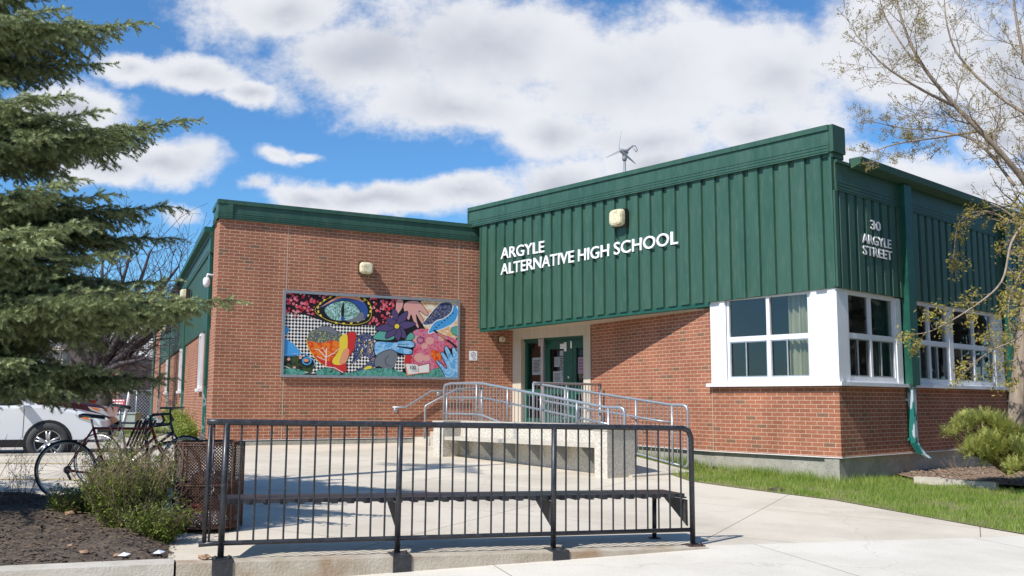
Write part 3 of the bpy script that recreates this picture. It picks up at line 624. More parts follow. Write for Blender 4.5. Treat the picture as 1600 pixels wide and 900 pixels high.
# room behind the corner windows
mb=MB(); I=lambda s,n:FA.xy(s,n)
A0=FA.xy(-2.4,-.25);A1=FA.xy(-.3,-.3);B1=FB.xy(13.6,-.3);B2=FB.xy(13.6,-4);A2=FA.xy(-2.9,-4)
mb.prism([A0,(P4.x-.02,P4.y+.45),B1,B2,A2],1.0,1.05);mb.prism([A0,(P4.x-.02,P4.y+.45),B1,B2,A2],3.2,3.25)
mb.prism([A2,B2,(B2[0]+.05,B2[1]+.1),(A2[0]+.05,A2[1]+.1)],1.05,3.2);mb.prism([A0,A2,(A2[0]-.1,A2[1]),(A0[0]-.1,A0[1])],1.05,3.2)
part(mb,'interior_wall',MT['inside'])
def curtain(fr,s0,s1,n,z0,z1,amp=.03,per=.09,label='',parent=school,m=None):
    mb=MB();k=int((s1-s0)/per*6);pts=[]
    for i in range(k+1):
        s=s0+(s1-s0)*i/k;pts.append((s,n+amp*math.sin(i/6*2*math.pi+math.sin(i*.37)*1.2)))
    for a,b in zip(pts,pts[1:]): mb.face([fr.p(a[0],a[1],z0),fr.p(b[0],b[1],z0),fr.p(b[0],b[1],z1),fr.p(a[0],a[1],z1)])
    o=mb.build('curtain',m or MT['curtain'])
    return tag(o,label,'curtain')
curtain(FA,-.97,-.44,-.17,1.58,3.06,label='pale green pleated curtain behind the right half of the front corner window')
dg=mat_base('dark_green_cloth',(.02,.09,.07),.9)
curtain(FB,1.62,2.0,-.2,1.62,3.06,label='dark green curtain behind the window right of the white corner',m=dg)
gc=mat_base('grey_cloth',(.12,.12,.13),.9)
curtain(FB,3.34,4.05,-.2,1.62,2.34,label='dark grey curtain low in the window just right of the near downpipe',m=gc)
curtain(FB,5.3,6.15,-.2,1.62,2.34,label='dark grey curtain low in the window beside the far downpipe',m=gc)
# entrance: surround, doors
mb=MB()
FDO.box(mb,-2.49,-2.20,-.25,.03,.3,2.68);FDO.box(mb,-.19,.02,-.25,.03,.3,2.68);FDO.box(mb,-2.49,.02,-.25,.03,2.683,2.93); part(mb,'door_surround',MT['beige'],bevel=.008)
mb=MB();D=lambda a,b,c,d,n0=-.2,n1=-.10:FDO.box(mb,a,b,n0,n1,c,d)
D(-2.20,-2.12,.68,2.67);D(-2.12,-1.66,2.59,2.67);D(-2.12,-1.66,1.36,1.52);D(-2.12,-1.66,.68,.86);D(-1.66,-1.62,.68,2.67)
sl=part(mb,'sidelight',MT['greend'],label='narrow green sidelight left of the door',bevel=.004)
p=MB();pq(p,FDO,-2.12,-1.66,-.157,.86,1.36);pq(p,FDO,-2.12,-1.66,-.157,1.52,2.59);p.build('pane',MT['glass'],sl)
mb=MB();FDO.box(mb,-1.62,-1.53,-.2,-.05,.68,2.68);FDO.box(mb,-1.66,-1.48,-.04,-.01,2.5,2.67);part(mb,'door_post',MT['alu'])
def door(s0,s1,label,g0=.14,g1=.30):
    mb=MB();D=lambda a,b,c,d:FDO.box(mb,a,b,-.19,-.12,c,d)
    D(s0,s0+g0,.70,2.62);D(s1-g1,s1,.70,2.62);D(s0+g0,s1-g1,2.42,2.62);D(s0+g0,s1-g1,1.40,1.62);D(s0+g0,s1-g1,.70,.92)
    o=part(mb,'door',MT['greend'],label=label,bevel=.004)
    p=MB();pq(p,FDO,s0+g0,s1-g1,-.157,.92,1.40);pq(p,FDO,s0+g0,s1-g1,-.157,1.62,2.42);p.build('pane',MT['glass'],o)
    h=MB();h.tube([FDO.p(s1-.12,-.12,1.30),FDO.p(s1-.12,-.05,1.30),FDO.p(s1-.12,-.05,1.62),FDO.p(s1-.12,-.12,1.62)],.014,8);h.build('handle',MT['alu'],o)
    l=MB();l.lathe(FDO.p(s1-.13,-.118,1.78),(FDO.n.x,FDO.n.y,0),[(0.0,.012),(.028,.01),(.03,0)],12);l.build('lock',MT['alu'],o)
    return o
door(-1.53,-.66,'green entrance door with tall glass panes and notices')
door(-.65,-.19,'narrow second door leaf at the right of the entrance',.1,.06)
mb=MB();FDO.box(mb,-2.2,-.19,-.20,-.06,2.625,2.68);part(mb,'door_header',MT['greend'])
mb=MB();FDO.box(mb,-5.5,3.5,-5.1,-5.0,.3,3.2);FDO.box(mb,-5.5,3.5,-5.0,-.32,.60,.64);FDO.box(mb,-5.5,3.5,-5.0,-.32,3.1,3.15);FDO.box(mb,-5.6,-5.5,-5.1,-.32,.3,3.2);FDO.box(mb,3.5,3.6,-5.1,-.32,.3,3.2);part(mb,'interior_wall',MT['inside'])
# roofs
mb=MB();mb.prism([FC.xy(.1,-.1),FC.xy(9,-.1),FC.xy(9,-25),FS.xy(24,-.1)],4.9,4.94)
mb.prism([FG.xy(-8.9,-.2),FG.xy(-.2,-.2),FB.xy(13.8,-.2),FB.xy(13.8,-14),(3,34)],5.0,5.06);part(mb,'roof',MT['roof'])
mb=MB();FB.box(mb,13.9,14.1,-14,.0,-.2,5.2);part(mb,'brick_wall',MT['brickfar'])
# papers on the doors
def sheetp(fr,s0,s1,z0,z1,n,m,label,marks=0,name='notice',cat='notice'):
    mb=MB();fr.box(mb,s0,s1,n,n+.004,z0,z1)
    for k in range(marks):
        zz=z1-(z1-z0)*(.18+.72*k/max(1,marks)); fr.box(mb,s0+(s1-s0)*.12,s1-(s1-s0)*(.12+.2*((k*7)%3)/3),n+.0042,n+.0055,zz-(z1-z0)*.018,zz+(z1-z0)*.018,1)
    return tag(mb.build(name,[m,MT['lampb']]),label,cat)
sheetp(FDO,-2.0,-1.70,1.85,2.25,-.150,MT['paperg'],'dim notice taped inside the glass left of the door post',9)
sheetp(FDO,-1.27,-1.10,2.02,2.24,-.150,MT['paperg'],'small notice on the left of the door glass',5)
sheetp(FDO,-1.09,-.98,1.66,2.38,-.149,MT['paperg'],'long narrow notice in the middle of the door glass',12)
sheetp(FDO,-1.30,-1.02,1.64,1.92,-.146,MT['paperg'],'bluish notice low on the door glass',7)
sheetp(FDO,-1.05,-.90,2.42,2.53,-.115,MT['paper'],'small white square sticker high on the door',2)
sheetp(FDO,-.92,-.84,2.36,2.56,-.110,MT['paper'],'small white upright card high on the door beside the square sticker',2)
sheetp(FDO,-.72,-.67,2.42,2.58,-.110,MT['paper'],'thin white tag at the top right of the door',1)
sheetp(FDO,-.52,-.33,1.85,2.22,-.150,mat_base('pink_paper',(.32,.20,.27),.8),'pinkish poster inside the right door leaf',4)
# ------------------------------------------------------------------ lettering on the cladding
def text_mesh(s,size,fr,s0,n,z,xs=1.0,ext=.018,bold=.012,align='LEFT',mat=None):
    cu=bpy.data.curves.new('text','FONT');cu.body=s;cu.size=size;cu.extrude=ext;cu.offset=bold;cu.align_x=align;cu.resolution_u=3;cu.space_character=.98
    to=bpy.data.objects.new('text_tmp',cu);col.objects.link(to)
    bpy.context.view_layer.update();dg_=bpy.context.evaluated_depsgraph_get();me=bpy.data.meshes.new_from_object(to.evaluated_get(dg_))
    bpy.data.objects.remove(to);bpy.data.curves.remove(cu)
    for v in me.vertices:
        x,y,zz=v.co; v.co=fr.p(s0+x*xs,n+zz,z+y)
    me.materials.clear();me.materials.append(mat or MT['textw']);return me
def sign_word(s,name,parent,**k):
    me=text_mesh(s,**k);me.name=name;o=bpy.data.objects.new(name,me);col.objects.link(o)
    o.parent=parent;return o
# text runs left to right as seen from outside
t=thing('school_sign','white raised letters ARGYLE ALTERNATIVE HIGH SCHOOL on the green cladding','sign')
def fit(s,h,fr,s0,s1,n,z,name,parent,bold=.016,slope=0.0,ext=.014):
    me=text_mesh(s,1.0,Fr((0,0),(1,0)),0,0,0,bold=bold,ext=ext)
    xs=[v.co.x for v in me.vertices];x0=min(xs);k=(s1-s0)/(max(xs)-x0)
    caps=[v.co.z for v in me.vertices];k2=h/.745
    for v in me.vertices:
        a=s0+(v.co.x-x0)*k
        v.co=fr.p(a,n-v.co.y,z+v.co.z*k2+slope*(a-s0))
    me.name=name;o=bpy.data.objects.new(name,me);col.objects.link(o);o.parent=parent;return o
NG=.098
BF=.007
fit('ARGYLE',.262,FG,-8.02,-6.62,NG,4.41,'word',t,bold=BF)
fit('ALTERNATIVE',.262,FG,-8.02,-5.74,NG,4.05,'word',t,slope=.022,bold=BF)
fit('HIGH',.262,FG,-5.62,-4.77,NG,4.10,'word',t,slope=.022,bold=BF)
fit('SCHOOL',.262,FG,-4.64,-3.06,NG,4.125,'word',t,slope=.022,bold=BF)
t=thing('address_sign','small white letters 30 ARGYLE STREET on the shaded green side','sign')
fit('30',.168,FB,1.06,1.40,NG,4.16,'word',t,bold=.012,ext=.006);fit('ARGYLE',.165,FB,.75,1.75,NG,3.895,'word',t,bold=.012,ext=.006);fit('STREET',.165,FB,.76,1.77,NG,3.695,'word',t,bold=.012,ext=.006)
# ------------------------------------------------------------------ wall lamps, camera, small sign
def wall_lamp(fr,s,z,n,w,h,label,d=.2,name='wall_lamp'):
    q=fr.p(s,n,z);t=thing(name,label,'wall lamp',q,'wall lamps on the school')
    mb=MB();fr.box(mb,s-w*.5,s+w*.5,n,n+d*.45,z-h*.5,z+h*.5);mb.build('housing',MT['lampb'],t,bevel=.01)
    mb=MB();k=7
    # rounded lens: rings shrinking outwards
    rings=[]
    for n_,f in ((n+d*.451,1.0),(n+d*.75,.97),(n+d*.93,.86),(n+d,.62)):
        ring=[]
        for j in range(20):
            a=2*math.pi*j/20;c,s_=math.cos(a),math.sin(a);e=4.5
            r=(abs(c)**e+abs(s_)**e)**(-1/e); ring.append(fr.p(s+c*r*w*.5*f,n_,z+s_*r*h*.5*f-(1-f)*h*.06))
        rings.append(ring)
    for A,B in zip(rings,rings[1:]):
        for j in range(20): mb.face([A[j],A[(j+1)%20],B[(j+1)%20],B[j]],smooth=True)
    mb.face(rings[-1],smooth=True)
    mb.build('lens',MT['lampl'],t);return t
wall_lamp(FC,3.13,4.12,0,.30,.26,'square cream wall lamp on the brick above the mural',.20)
wall_lamp(FG,-4.46,4.83,.07,.34,.34,'weathered cream wall lamp above the white lettering on green',.22)
wall_lamp(FC,6.50,2.68,0,.15,.13,'small cream wall lamp in the shade left of the door',.12)
wall_lamp(FS,6.6,4.05,.08,.30,.26,'cream wall lamp high on the side wall behind the spruce bough',.25)
wall_lamp(FS,17.5,3.9,.08,.34,.34,'far cream wall lamp halfway down the side wall',.25)
wall_lamp(FS,30.2,3.9,.05,.34,.34,'farthest cream wall lamp near the end of the side wall',.25)
t=thing('security_camera','small white dome camera on the left brick corner','camera',FS.p(.35,0,3.72))
mb=MB();mb.tube([FS.p(.35,0,3.8),FS.p(.35,.16,3.82),FS.p(.35,.18,3.74)],.02,8);mb.build('arm',MT['white'],t)
mb=MB();mb.lathe(FS.p(.35,.18,3.62),(0,0,1),[(.0,-.07),(.045,-.055),(.07,0),(.07,.08),(.05,.13),(0,.135)],14);mb.build('dome',MT['white'],t)
t=thing('wall_sign','small square white no smoking sign right of the mural','sign',FC.p(5.79,0,2.28))
mb=MB();FC.box(mb,5.69,5.89,0,.008,2.17,2.39);mb.build('plate',MT['paper'],t)
mb=MB();ink=mat_base('sign_ink',(.22,.20,.30),.7)
c=FC.p(5.79,.010,2.30)
for j in range(24):
    a,b=2*math.pi*j/24,2*math.pi*(j+1)/24
    mb.face([FC.p(5.79+math.cos(a)*.062,.010,2.30+math.sin(a)*.062),FC.p(5.79+math.cos(b)*.062,.010,2.30+math.sin(b)*.062),FC.p(5.79+math.cos(b)*.050,.010,2.30+math.sin(b)*.050),FC.p(5.79+math.cos(a)*.050,.010,2.30+math.sin(a)*.050)])
mb.face([FC.p(5.75,.011,2.262),FC.p(5.757,.011,2.255),FC.p(5.83,.011,2.338),FC.p(5.823,.011,2.345)])
FC.box(mb,5.755,5.815,.0085,.0105,2.295,2.307);FC.box(mb,5.77,5.86,.0085,.0105,2.2,2.215);mb.build('symbol',ink,t)
# ------------------------------------------------------------------ mural
def flat(name,c): return mat_base(name,c,.55,0,.3)
MC={}
def mc(k,c): MC[k]=len(MC); return flat('mural_'+k,c)
mur=thing('mural','large framed painted mural of an eye, flower, hands and tree on the brick wall','mural',FC.p(3.38,0,1.76))
MS0,MS1,MZ0,MZ1=1.40,5.37,1.775,3.485
def checker_mat():
    m=flat('mural_checker',(.8,.8,.8));nt=m.node_tree;c=_n(m,'ShaderNodeTexChecker');tc=_n(m,'ShaderNodeTexCoord');mp=_n(m,'ShaderNodeMapping');mp.inputs['Rotation'].default_value=(0,0,.78);mp.inputs['Scale'].default_value=(20,20,1)
    nt.links.new(tc.outputs['UV'],mp.inputs[0]);nt.links.new(mp.outputs[0],c.inputs[0]);c.inputs[1].default_value=(.78,.76,.72,1);c.inputs[2].default_value=(.015,.015,.02,1);c.inputs[3].default_value=1
    nt.links.new(c.outputs[0],nt.nodes['Principled BSDF'].inputs['Base Color']);return m
def dots_mat(name,c1,c2,bg,scale=26,rad=.42):
    m=flat(name,c1);nt=m.node_tree;L=nt.links;tc=_n(m,'ShaderNodeTexCoord');v=_n(m,'ShaderNodeTexVoronoi');v.inputs['Scale'].default_value=scale;v.inputs['Randomness'].default_value=.8;L.new(tc.outputs['UV'],v.inputs['Vector'])
    lt=_n(m,'ShaderNodeMath');lt.operation='LESS_THAN';L.new(v.outputs['Distance'],lt.inputs[0]);lt.inputs[1].default_value=rad
    sp=_n(m,'ShaderNodeSeparateXYZ');L.new(v.outputs['Color'],sp.inputs[0])
    a=_n(m,'ShaderNodeMix');a.data_type='RGBA';L.new(sp.outputs[0],a.inputs[0]);a.inputs[6].default_value=(*c1,1);a.inputs[7].default_value=(*c2,1)
    b=_n(m,'ShaderNodeMix');b.data_type='RGBA';L.new(lt.outputs[0],b.inputs[0]);b.inputs[6].default_value=(*bg,1);L.new(a.outputs[2],b.inputs[7]);L.new(b.outputs[2],nt.nodes['Principled BSDF'].inputs['Base Color']);return m
def swirl_mat(name,c1,c2,scale,dist=2,c3=None):
    m=flat(name,c1);nt=m.node_tree;L=nt.links;tc=_n(m,'ShaderNodeTexCoord');n=_n(m,'ShaderNodeTexNoise');n.inputs['Scale'].default_value=scale;n.inputs['Distortion'].default_value=dist;n.inputs['Detail'].default_value=3;L.new(tc.outputs['UV'],n.inputs['Vector'])
    r=_n(m,'ShaderNodeValToRGB');L.new(n.outputs[0],r.inputs[0]);r.color_ramp.elements[0].color=(*c1,1);r.color_ramp.elements[0].position=.42;r.color_ramp.elements[1].color=(*c2,1);r.color_ramp.elements[1].position=.55
    if c3:
        e=r.color_ramp.elements.new(.64);e.color=(*c3,1)
    L.new(r.outputs[0],nt.nodes['Principled BSDF'].inputs['Base Color']);return m
MM=[checker_mat(),dots_mat('mural_red_dots',(.55,.02,.04),(.72,.20,.26),(.02,.006,.012),13,.46),flat('mural_black',(.012,.012,.016)),flat('mural_white',(.75,.74,.72)),flat('mural_yellow',(.75,.58,.05)),
    swirl_mat('mural_iris',(.42,.66,.68),(.10,.22,.14),14),flat('mural_blue',(.03,.08,.28)),flat('mural_skyblue',(.06,.32,.66)),swirl_mat('mural_orange',(.62,.05,.015),(.75,.20,.02),7),flat('mural_teal',(.10,.36,.30)),
    flat('mural_purple',(.085,.06,.16)),swirl_mat('mural_night',(.015,.02,.07),(.05,.12,.28),13,3,(.45,.25,.10)),swirl_mat('mural_pink',(.55,.05,.10),(.68,.22,.28),10,2.5,(.36,.22,.42)),flat('mural_skin',(.66,.34,.30)),flat('mural_grey',(.16,.18,.21)),
    swirl_mat('mural_sand',(.70,.42,.18),(.78,.66,.48),10,.5),swirl_mat('mural_lightblue',(.10,.34,.64),(.30,.55,.78),8),flat('mural_red',(.55,.03,.03)),dots_mat('mural_blossom',(.65,.60,.08),(.20,.30,.12),(.10,.12,.14),30,.40),flat('mural_white_red',(.70,.30,.16)),swirl_mat('mural_teal2',(.03,.20,.15),(.14,.40,.34),6,2,(.04,.10,.07)),
    swirl_mat('mural_blackgreen',(.012,.012,.016),(.05,.10,.03),6,2,(.02,.02,.02))]
CH,RD,BK,WH,YE,IR,BL,SK,OR,TE,PU,NI,PI,SN,GY,SA,LB,RE,BO,WR,T2,BG=range(22)
mmb=MB();layer=[0]
def mxy(x,y):
    yt=95+(x-80)*.052;yb=705+(x-80)*.014;u=(x-80)/(1372-80);v=(y-yt)/(yb-yt);return MS0+u*(MS1-MS0),MZ1-v*(MZ1-MZ0)
def shp(pts,m,k=None):
    layer[0]+=1;n=.031+layer[0]*.00005 if k is None else .031+k
    P=[]
    for x,y in pts:
        a,b=mxy(x,y);a=min(max(a,MS0),MS1);b=min(max(b,MZ0),MZ1);P.append((a,b))
    mmb.face([FC.p(a,n,b) for a,b in P],m,uv=P)
def spl(pts,k=5):
    out=[];n=len(pts)
    for i in range(n):
        p0,p1,p2,p3=[pts[(i+j-1)%n] for j in range(4)]
        for t_ in range(k):
            t=t_/k;out.append(tuple(.5*(2*p1[c]+(p2[c]-p0[c])*t+(2*p0[c]-5*p1[c]+4*p2[c]-p3[c])*t*t+(3*p1[c]-p0[c]-3*p2[c]+p3[c])*t**3) for c in (0,1)))
    return out
def ell(cx,cy,rx,ry,m,rot=0,n=18): shp([(cx+rx*math.cos(a)*math.cos(rot)-ry*math.sin(a)*math.sin(rot),cy+rx*math.cos(a)*math.sin(rot)+ry*math.sin(a)*math.cos(rot)) for a in [2*math.pi*j/n for j in range(n)]],m)
def outl(pts,m,e=7.5,oc=BK,k=5):
    q=spl(pts,k);cx=sum(p[0] for p in q)/len(q);cy=sum(p[1] for p in q)/len(q);o=[]
    A=sum(q[i][0]*q[(i+1)%len(q)][1]-q[(i+1)%len(q)][0]*q[i][1] for i in range(len(q)));sg=1 if A>0 else -1
    for i in range(len(q)):
        x0,y0=q[i-1];x1,y1=q[(i+1)%len(q)];dx,dy=x1-x0,y1-y0;l=math.hypot(dx,dy) or 1;o.append((q[i][0]+sg*dy/l*e,q[i][1]-sg*dx/l*e))
    shp(o,oc);shp(q,m)
def line(pts,w,m):
    for (x0,y0),(x1,y1) in zip(pts,pts[1:]):
        dx,dy=x1-x0,y1-y0;l=math.hypot(dx,dy) or 1;nx,ny=-dy/l*w/2,dx/l*w/2;shp([(x0-nx,y0-ny),(x1-nx,y1-ny),(x1+nx,y1+ny),(x0+nx,y0+ny)],m)
shp([(80,90),(1380,145),(1380,730),(80,710)],BK)
shp([(80,240),(200,255),(420,330),(740,340),(740,690),(80,700)],CH)
shp(spl([(70,60),(500,60),(880,100),(900,200),(850,300),(740,340),(560,300),(420,320),(300,270),(180,240),(70,230)]),RD)
shp([(80,555),(290,580),(300,640),(270,700),(80,705)],BG)
shp(spl([(60,440),(120,460),(180,520),(190,560),(60,560)]),SK);shp(spl([(60,350),(110,360),(100,400),(60,400)]),SK)
# eye
outl([(290,215),(400,120),(480,95),(600,110),(680,170),(695,260),(660,310),(560,330),(420,310),(340,275)],BK,16,BK)
outl([(290,215),(400,120),(480,95),(600,110),(680,170),(695,260),(660,310),(560,330),(420,310),(340,275)],BK,3,YE)
for k in range(20):
    a=k/19*math.pi*1.75+math.pi*.85;ell(500+192*math.cos(a),215+108*math.sin(a),11,7,YE,a+1.57,10)
shp(spl([(305,212),(420,140),(500,125),(600,135),(660,190),(668,260),(620,300),(600,215),(520,160),(420,165)]),BL)
shp(spl([(330,200),(430,128),(500,115),(590,125),(640,160),(560,138),(480,130),(410,155)]),WR)
outl([(355,215),(430,165),(510,155),(570,180),(612,240),(560,285),(480,300),(400,285)],IR,6)
shp(spl([(612,240),(640,250),(630,300),(560,310),(510,300),(570,280)]),GY)
shp(spl([(490,160),(497,220),(492,295),(480,300),(474,220)]),BK);ell(488,285,16,14,BL)
# background right
shp(spl([(1080,150),(1390,150),(1390,420),(1180,400),(1090,320)]),SA)
for k in range(7): line([(1100+k*20,165+k*30),(1200+k*12,172+k*32),(1390,180+k*33)],7,WH if k%2 else WR)
shp(spl([(1020,380),(1120,360),(1250,400),(1390,470),(1390,700),(1180,690),(1040,640),(960,640),(950,540),(1010,470)]),PI)
for (x,y,r) in ((1070,575,40),(1110,490,26),(1125,580,28),(1045,440,30),(1150,450,34),(1240,430,26),(1290,470,20),(1180,620,24)): ell(x,y,r,r*.85,PI if r<25 else SN);
ell(1075,445,30,28,PU);ell(1075,445,22,20,PI)
# wings
outl([(1100,325),(1160,240),(1230,170),(1300,160),(1330,190),(1310,250),(1250,300),(1180,320)],NI,7,WH)
outl([(1140,390),(1190,310),(1260,285),(1320,240),(1345,180),(1375,230),(1350,300),(1290,340),(1210,370)],SK,7,WH)
for k in range(7): ell(1200+k*22,350-k*18,7,5,BK)
# hand from above
outl([(890,140),(935,150),(930,200),(905,240),(885,275),(880,230)],SN,4)
outl([(940,200),(960,160),(1020,150),(1070,165),(1130,240),(1120,260),(1070,225),(1060,235),(1100,300),(1085,320),(1040,250),(1045,300),(1062,345),(1050,350),(1020,300),(1000,250),(985,290),(970,280)],SN,4,k=3)
# leaves and flower
outl([(715,430),(760,380),(830,370),(880,400),(860,440),(780,445)],TE,4);outl([(960,440),(1000,390),(1030,420),(1000,445)],TE,4)
for a,l in ((-1.75,150),(-1.0,150),(-.15,150),(.95,125),(1.45,120),(2.25,130),(3.0,165),(-2.4,110)):
    cx,cy=890,342;c,s_=math.cos(a),math.sin(a);w=30;yy=.9
    outl([(cx,cy),(cx+c*l*.45-s_*w,cy+(s_*l*.45+c*w)*yy),(cx+c*l,cy+s_*l*yy),(cx+c*l*.45+s_*w,cy+(s_*l*.45-c*w)*yy)],PU,5,k=4)
ell(892,342,23,22,BK);ell(892,342,18,18,YE)
# heart shaped tree
outl([(240,470),(250,420),(330,380),(420,385),(480,430),(500,480),(470,560),(410,650),(330,610),(270,540)],OR,4,YE)
shp(spl([(240,460),(250,400),(300,365),(400,360),(480,400),(505,470),(420,450),(330,470),(270,455)]),BO)
outl([(295,380),(330,350),(400,350),(450,390),(440,410),(370,385)],GY,3)
shp(spl([(285,560),(350,600),(410,600),(440,570),(410,655),(340,620)]),RE)
line([(375,640),(375,510)],7,WH);line([(375,580),(320,520)],5,WH);line([(375,575),(430,545)],5,WH);line([(320,520),(290,515)],4,WH);line([(375,600),(310,570)],4,WH);line([(430,545),(465,510)],4,WH);line([(375,545),(345,500)],4,WH)
# flames
outl([(520,400),(580,390),(590,470),(560,540),(520,600),(520,680),(440,670),(420,610),(470,520),(515,470)],RE,3,BK)
shp(spl([(470,430),(520,405),(525,520),(500,620),(440,630),(420,600),(465,520)]),YE);shp(spl([(500,520),(540,520),(520,610),(470,620)]),WR)
# night column
outl([(590,430),(660,400),(715,440),(725,640),(650,680),(560,670),(575,560)],NI,2)
for k in range(26): ell(600+rng.random()*110,440+rng.random()*120,3.5,8,YE if k%2 else WH,n=6)
ell(680,655,32,14,YE,-.3)
shp([(545,640),(650,560),(700,590),(650,640),(560,690)],CH)
# pale blue hand across
outl([(725,500),(740,460),(800,460),(880,465),(930,452),(1010,455),(1030,485),(1000,500),(905,490),(905,500),(1000,515),(1010,545),(960,550),(890,535),(830,520),(770,555),(735,555)],LB,6,k=3)
line([(900,478),(990,476)],4,BK)
# stones
outl([(730,600),(760,550),(840,520),(890,540),(900,590),(860,660),(800,655),(760,640),(735,645)],GY,5)
line([(835,560),(805,590),(815,630),(850,640)],4,BK)
shp([(905,565),(985,560),(985,600),(940,680),(870,675)],CH);shp([(960,560),(1010,560),(1000,620),(950,620)],RE)
# ground
shp(spl([(500,700),(560,690),(700,660),(850,660),(960,690),(1100,700),(1220,650),(1300,690),(1330,760),(500,760)]),T2)
# open book
outl([(958,625),(1050,630),(1065,640),(1150,620),(1152,690),(1070,695),(975,712)],WR,4,k=1)
shp([(965,622),(1050,628),(1062,640),(1062,692),(985,700)],WH);shp([(1066,640),(1145,622),(1148,682),(1070,690)],WH)
# blue hand at the right
outl([(1200,600),(1240,620),(1280,660),(1290,640),(1240,550),(1260,540),(1300,590),(1270,510),(1290,495),(1335,570),(1330,510),(1350,505),(1385,570),(1390,740),(1290,740),(1260,680)],LB,6,k=3)
shp(spl([(1160,520),(1220,530),(1245,580),(1200,600),(1165,570)]),OR)
line([(1180,370),(1300,450),(1370,500)],14,BK);line([(1210,392),(1290,440)],9,WR)
outl([(1330,350),(1390,345),(1390,410),(1340,400),(1320,375)],TE,3)
# small details
ell(240,605,42,38,BK);ell(240,605,34,30,SK);ell(240,605,22,20,BK);ell(236,600,18,12,WR)
for x,y in ((115,592),(195,580),(155,655)): ell(x,y,11,11,SN)
line([(70,555),(220,548),(290,600),(300,640)],6,LB)
line([(75,640),(150,670),(250,690)],5,WH);line([(330,640),(440,655),(500,690)],5,WH)
shp(spl([(75,670),(160,660),(240,700),(75,715)]),T2);shp(spl([(320,670),(420,660),(480,705),(320,710)]),T2)
for k in range(60):
    x=rng.uniform(90,860);y=rng.uniform(100,300)
    if 300<x<700 and 100<y<330: continue
    ell(x,y,7,6.5,SN if k%3 else RE,n=8)
mmb.build('painted_panel',MM,mur)
for k_,o_ in (('100',None),):
    me=text_mesh(k_,.11,FC,*(mxy(990,663)[0],.0570,mxy(990,663)[1]),bold=.002,ext=.0005,mat=MM[BK]);me.name='book_number';o=bpy.data.objects.new('book_number',me);col.objects.link(o);o.parent=mur;o.location=-world_of(mur)
mb=MB();FC.box(mb,MS0,MS1,.002,.028,MZ0,MZ1);mb.build('backing_board',MT['white'],mur)
mb=MB()
for a,b,c,d in ((MS0-.05,MS1+.05,MZ1,MZ1+.055),(MS0-.05,MS1+.05,MZ0-.055,MZ0),(MS0-.05,MS0,MZ0,MZ1),(MS1,MS1+.05,MZ0,MZ1)): FC.box(mb,a,b,0,.06,c,d)
mb.build('frame',MT['galv'],mur,bevel=.004)
# the words have been placed in world space: parents of the lettering sit at the origin
# ------------------------------------------------------------------ entrance ramp, steps and low wall
rampz=lambda t:.68-(0 if t>3.55 else (3.55-t)/3.55*.60)
t=thing('entrance_landing','concrete landing, steps and ramp in front of the green doors','ramp',(0,20,.1))
mb=MB();land=[FN.xy(-4.9,-.02),FN.xy(-3.55,-.02),FR.xy(-3.70,.02),FL.xy(1.9,.0),FD.xy(-3.99,.01),FDO.xy(-.02,.03),FDO.xy(-2.46,.03),FC.xy(5.1,.01),FC.xy(5.05,2.75)]
mb.prism(land,.0,.68);mb.build('landing',MT['conc'],t)
mb=MB();q=[FN.xy(-3.548,-.03),FN.xy(0.1,-.03),FR.xy(0.1,.02),FR.xy(-3.69,.02)]
zs=[.679,.10,.09,.679];mb.face([(x,y,z) for (x,y),z in zip(q,zs)]);mb.face([(x,y,-.2) for x,y in q][::-1])
for i in range(4):
    j=(i+1)%4;mb.face([(q[i][0],q[i][1],-.2),(q[j][0],q[j][1],-.2),(q[j][0],q[j][1],zs[j]),(q[i][0],q[i][1],zs[i])])
mb.build('ramp_slab',MT['conc'],t)
for a,b,z in ((4.36,4.74,.45),(4.74,5.08,.565)):
    mb=MB();FC.box(mb,a,b,.0,2.75,.0,z);mb.build('step',MT['conc'],t,bevel=.01)
lw=thing('low_wall','low exposed aggregate wall with end pillars beside the ramp','wall',FW.p(-2,0,.1))
mb=MB();FW.box(mb,-4.28,0,-.68,-.42,-.1,.80);mb.build('wall',MT['aggr'],lw)
mb=MB();FW.box(mb,-4.30,-4.02,-.42,0,-.1,.80);mb.build('pillar',MT['aggr'],lw,bevel=.01)
mb=MB();FW.box(mb,-.26,0,-.42,0,-.1,.80);mb.build('pillar',MT['aggr'],lw,bevel=.01)
mb=MB();FW.box(mb,-4.32,.012,-.70,-.40,.80,.875);mb.build('coping',MT['conc'],lw,bevel=.012)
for a,b in ((-4.32,-4.0),(-.28,.012)):
    mb=MB();FW.box(mb,a,b,-.398,.012,.80,.875);mb.build('pillar_cap',MT['conc'],lw,bevel=.012)
wb=thing('wall_bench','concrete bench seat on metal brackets along the low wall','bench',FW.p(-2,-.2,.5))
mb=MB();FW.box(mb,-4.01,-.27,-.41,-.03,.53,.59);mb.build('seat',MT['conc'],wb,bevel=.01)
mb=MB()
for k in range(6):
    s=-3.75+k*.62;d=Vector((FW.d.x,FW.d.y,0))*.012
    T=[FW.p(s,-.40,.525),FW.p(s,-.08,.525),FW.p(s,-.40,.24)]
    m2=MB();m2.face(T);m2.face([p+d for p in T][::-1])
    for i in range(3): m2.face([T[i],T[(i+1)%3],T[(i+1)%3]+d,T[i]+d])
    m2.build('bracket',MT['galv'],wb)
